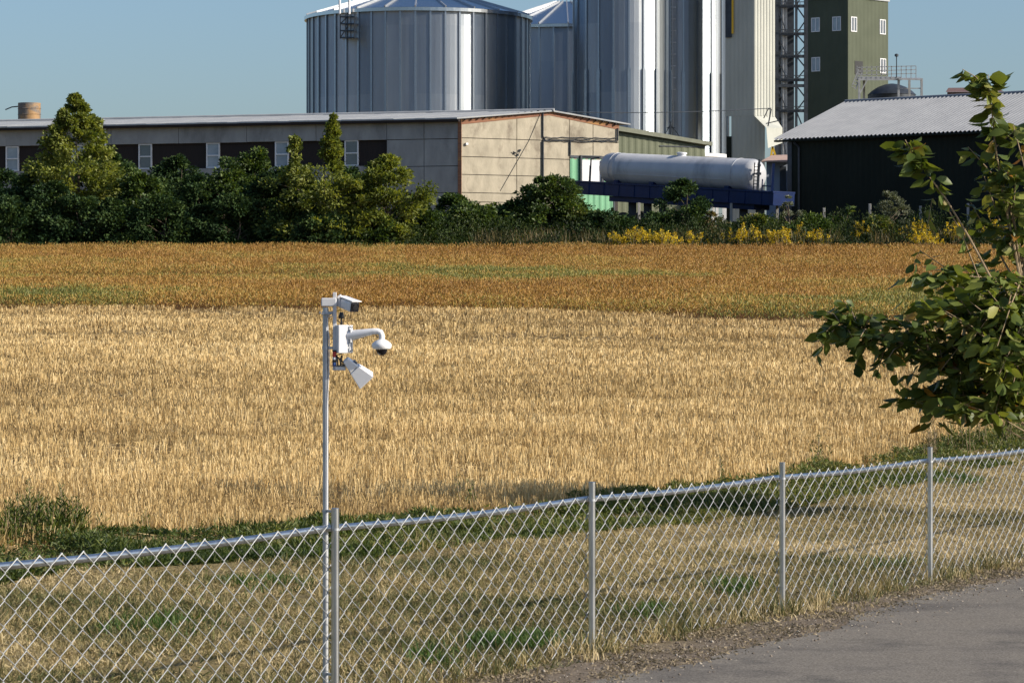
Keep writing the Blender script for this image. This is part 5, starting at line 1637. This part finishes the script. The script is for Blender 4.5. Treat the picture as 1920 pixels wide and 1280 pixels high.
# ------------------------------------------------------------------ leafy tree at the right, behind the fence
def leafy_tree():
    rng = np.random.default_rng(500)
    ZT = 34.0
    K = ZT / 29.5
    X0, Z0 = (1985 - 960) * ZT / F, ZT
    base = Vector((X0, Z0, float(gz(X0, Z0))))
    t = thing('broadleaf_tree', base, 'leafy broadleaf tree with arching twigs and drooping leaves at the right edge', 'tree')
    tb = MB(); LP = []; LA = []; LB = []; LL = []; TI = []
    def Q(px, py, d=0.0): return P(px, py, ZT + d)
    trunk = [base - Vector((0, 0, .3)), Q(1975, 800), Q(1950, 700, .1), Q(1930, 600, .1), Q(1915, 500, .05), Q(1900, 420, .1)]
    tk = MB(); tk.tube(trunk, [.11, .085, .065, .048, .03, .015], 10)
    def leaves(pts, n, s0=.15, drop=1.25, L=.135, spread=.03, tb_=.0, side=1.0):
        pts = [Vector(p) for p in pts]
        for k in range(n):
            s_ = s0 + (1 - s0) * (k + rng.random()) / n
            x = s_ * (len(pts) - 1); i = min(int(x), len(pts) - 2)
            p = pts[i].lerp(pts[i + 1], x - i); dv = (pts[i + 1] - pts[i]).normalized()
            a = rng.random() * 6.28
            o = Vector((math.cos(a), math.sin(a) * .9, 0))
            st = p + o * spread * K * rng.random()
            A = o * side + dv * .45 + Vector((0, 0, -drop * rng.uniform(.2, 1.2)))
            LP.append(st); LA.append(A); LL.append(L * K * rng.uniform(.6, 1.15))
            LB.append((rng.normal() * .8, rng.normal() * .8, rng.normal() * .5))
            TI.append(np.clip(rng.normal(.45 + tb_, .2), 0, .92) if rng.random() > .012 + max(0, tb_) * .10 else rng.uniform(.94, 1))
    def branch(pts, r0, n, **k):
        tb.tube(pts, [r0 + (.004 - r0) * i / (len(pts) - 1) for i in range(len(pts))], 6)
        leaves(pts, n, **k)
    # the upright spire
    br1 = [Q(1925, 600), Q(1905, 480, -.05), Q(1882, 370, -.1), Q(1868, 290, -.1), Q(1860, 210, -.1), Q(1852, 165, -.1), Q(1853, 140, -.1)]
    branch(br1, .018, 60, s0=.35, L=.20, tb_=.16)
    leaves(br1[3:], 24, L=.21, s0=.1, tb_=.12)
    for k in range(8):
        s_ = rng.uniform(.25, .85); x = s_ * 6; i = min(int(x), 5); p = br1[i].lerp(br1[i + 1], x - i)
        e = p + K * Vector((rng.uniform(-.26, .42), rng.normal() * .15, rng.uniform(-.05, .25)))
        branch([p, p.lerp(e, .5) + Vector((0, 0, .04)), e], .008, 13, s0=.2, L=.14, tb_=.15)
    # right-hand sprays reaching out of frame
    for (a_, b_, c_) in (((1915, 500), (1935, 380), (1925, 250)), ((1915, 500), (1960, 400), (1990, 260)), ((1920, 560), (1900, 400), (1905, 320)), ((1920, 520), (1880, 430), (1845, 330)), ((1915, 480), (1890, 360), (1815, 275)), ((1930, 520), (1900, 420), (1870, 300)), ((1930, 450), (1925, 330), (1900, 235)), ((1940, 470), (1950, 330), (1935, 215)), ((1910, 540), (1860, 450), (1820, 380)), ((1930, 560), (1910, 470), (1875, 420))):
        branch([Q(*a_), Q(*b_, rng.normal() * .2), Q(*c_, rng.normal() * .2)], .014, 36, s0=.22, L=.15, tb_=.15, spread=.10)
    # arched twig with hanging leaves
    br2 = [Q(1915, 640), Q(1868, 540, -.2), Q(1820, 450, -.25), Q(1775, 375, -.3), Q(1738, 325, -.3), Q(1712, 290, -.3), Q(1697, 262, -.3)]
    branch(br2, .014, 13, s0=.3, L=.15, tb_=.05)
    leaves(br2[3:], 44, L=.18, drop=1.4, tb_=.06, spread=.08); leaves(br2[4:], 30, L=.17, drop=1.2, spread=.10, tb_=.06)
    br3 = [Q(1905, 650), Q(1850, 560, -.1), Q(1800, 430, -.15), Q(1765, 372, -.2), Q(1748, 372, -.2), Q(1740, 420, -.2)]
    branch(br3, .010, 12, s0=.3, L=.14, drop=1.4, tb_=.18)
    br4 = [Q(1900, 670), Q(1830, 560, .1), Q(1770, 500, .1), Q(1725, 470, .1), Q(1712, 500, .1)]
    branch(br4, .010, 12, s0=.3, L=.13, drop=1.0, tb_=.12)
    br5 = [Q(1910, 640), Q(1850, 500, .2), Q(1810, 425, .2)]
    branch(br5, .009, 10, s0=.3, L=.13, drop=1.2, tb_=.2)
    # long low bough to the left
    br6 = [Q(1960, 780), Q(1880, 730, -.1), Q(1790, 690, -.2), Q(1720, 655, -.3), Q(1648, 625, -.35), Q(1592, 610, -.4), Q(1566, 612, -.4)]
    branch(br6, .022, 60, s0=.25, L=.165, drop=.8)
    for k in range(30):
        s_ = rng.uniform(.3, .98); x = s_ * 6; i = min(int(x), 5); p = br6[i].lerp(br6[i + 1], x - i)
        up_ = rng.uniform(-.35, .34) if s_ > .5 else rng.uniform(-.5, .5)
        e = p + K * Vector((rng.uniform(-.25, .12), rng.normal() * .25, up_))
        branch([p, p.lerp(e, .5) + Vector((0, 0, .05)), e], .007, 13, s0=.15, L=.155, drop=.7)
    # dense body of the crown
    for k in range(105):
        px = 1965 - 285 * rng.random() ** 1.1; py = rng.uniform(500, 795)
        lim = np.interp(py, [480, 520, 600, 700, 800], [1810, 1720, 1700, 1660, 1690])
        if px < lim: px = lim + rng.random() * 60
        dq = rng.normal() * .55
        s_ = rng.uniform(.15, .8); x = s_ * 5; i = min(int(x), 4); p = trunk[i].lerp(trunk[i + 1], x - i)
        e = Q(px, py, dq); m_ = p.lerp(e, .5) + Vector((rng.normal() * .05, rng.normal() * .1, .08))
        br = [p, m_, e]
        tb.tube(br, [.010, .006, .003], 5)
        leaves(br, 14, s0=.45, L=.175, tb_=.10, spread=.12, drop=1.1)
        leaves([e - Vector((.12, 0, .0)), e + Vector((.12, 0, .04))], 8, s0=0, L=.17, tb_=.10, spread=.14, drop=.8)
    P_ = np.array([tuple(p) for p in LP]); A_ = np.array([tuple(a) for a in LA])
    B_ = np.cross(A_, np.array([0, 0, 1.0])) + np.array(LB) * 1.7
    L_ = np.array(LL)
    v, f, tt_ = scatter(P_, A_, L_, L_ * .56, PAT_BIG, B=B_, tint=np.array(TI), rng=rng)
    np_obj('crown', v, f, M['apple'], t, tint=tt_, smooth=True)
    tko = obj('trunk', tk, M['bark'], t, smooth=True)
    obj('branches', tb, M['stem'], tko, smooth=True)
leafy_tree()
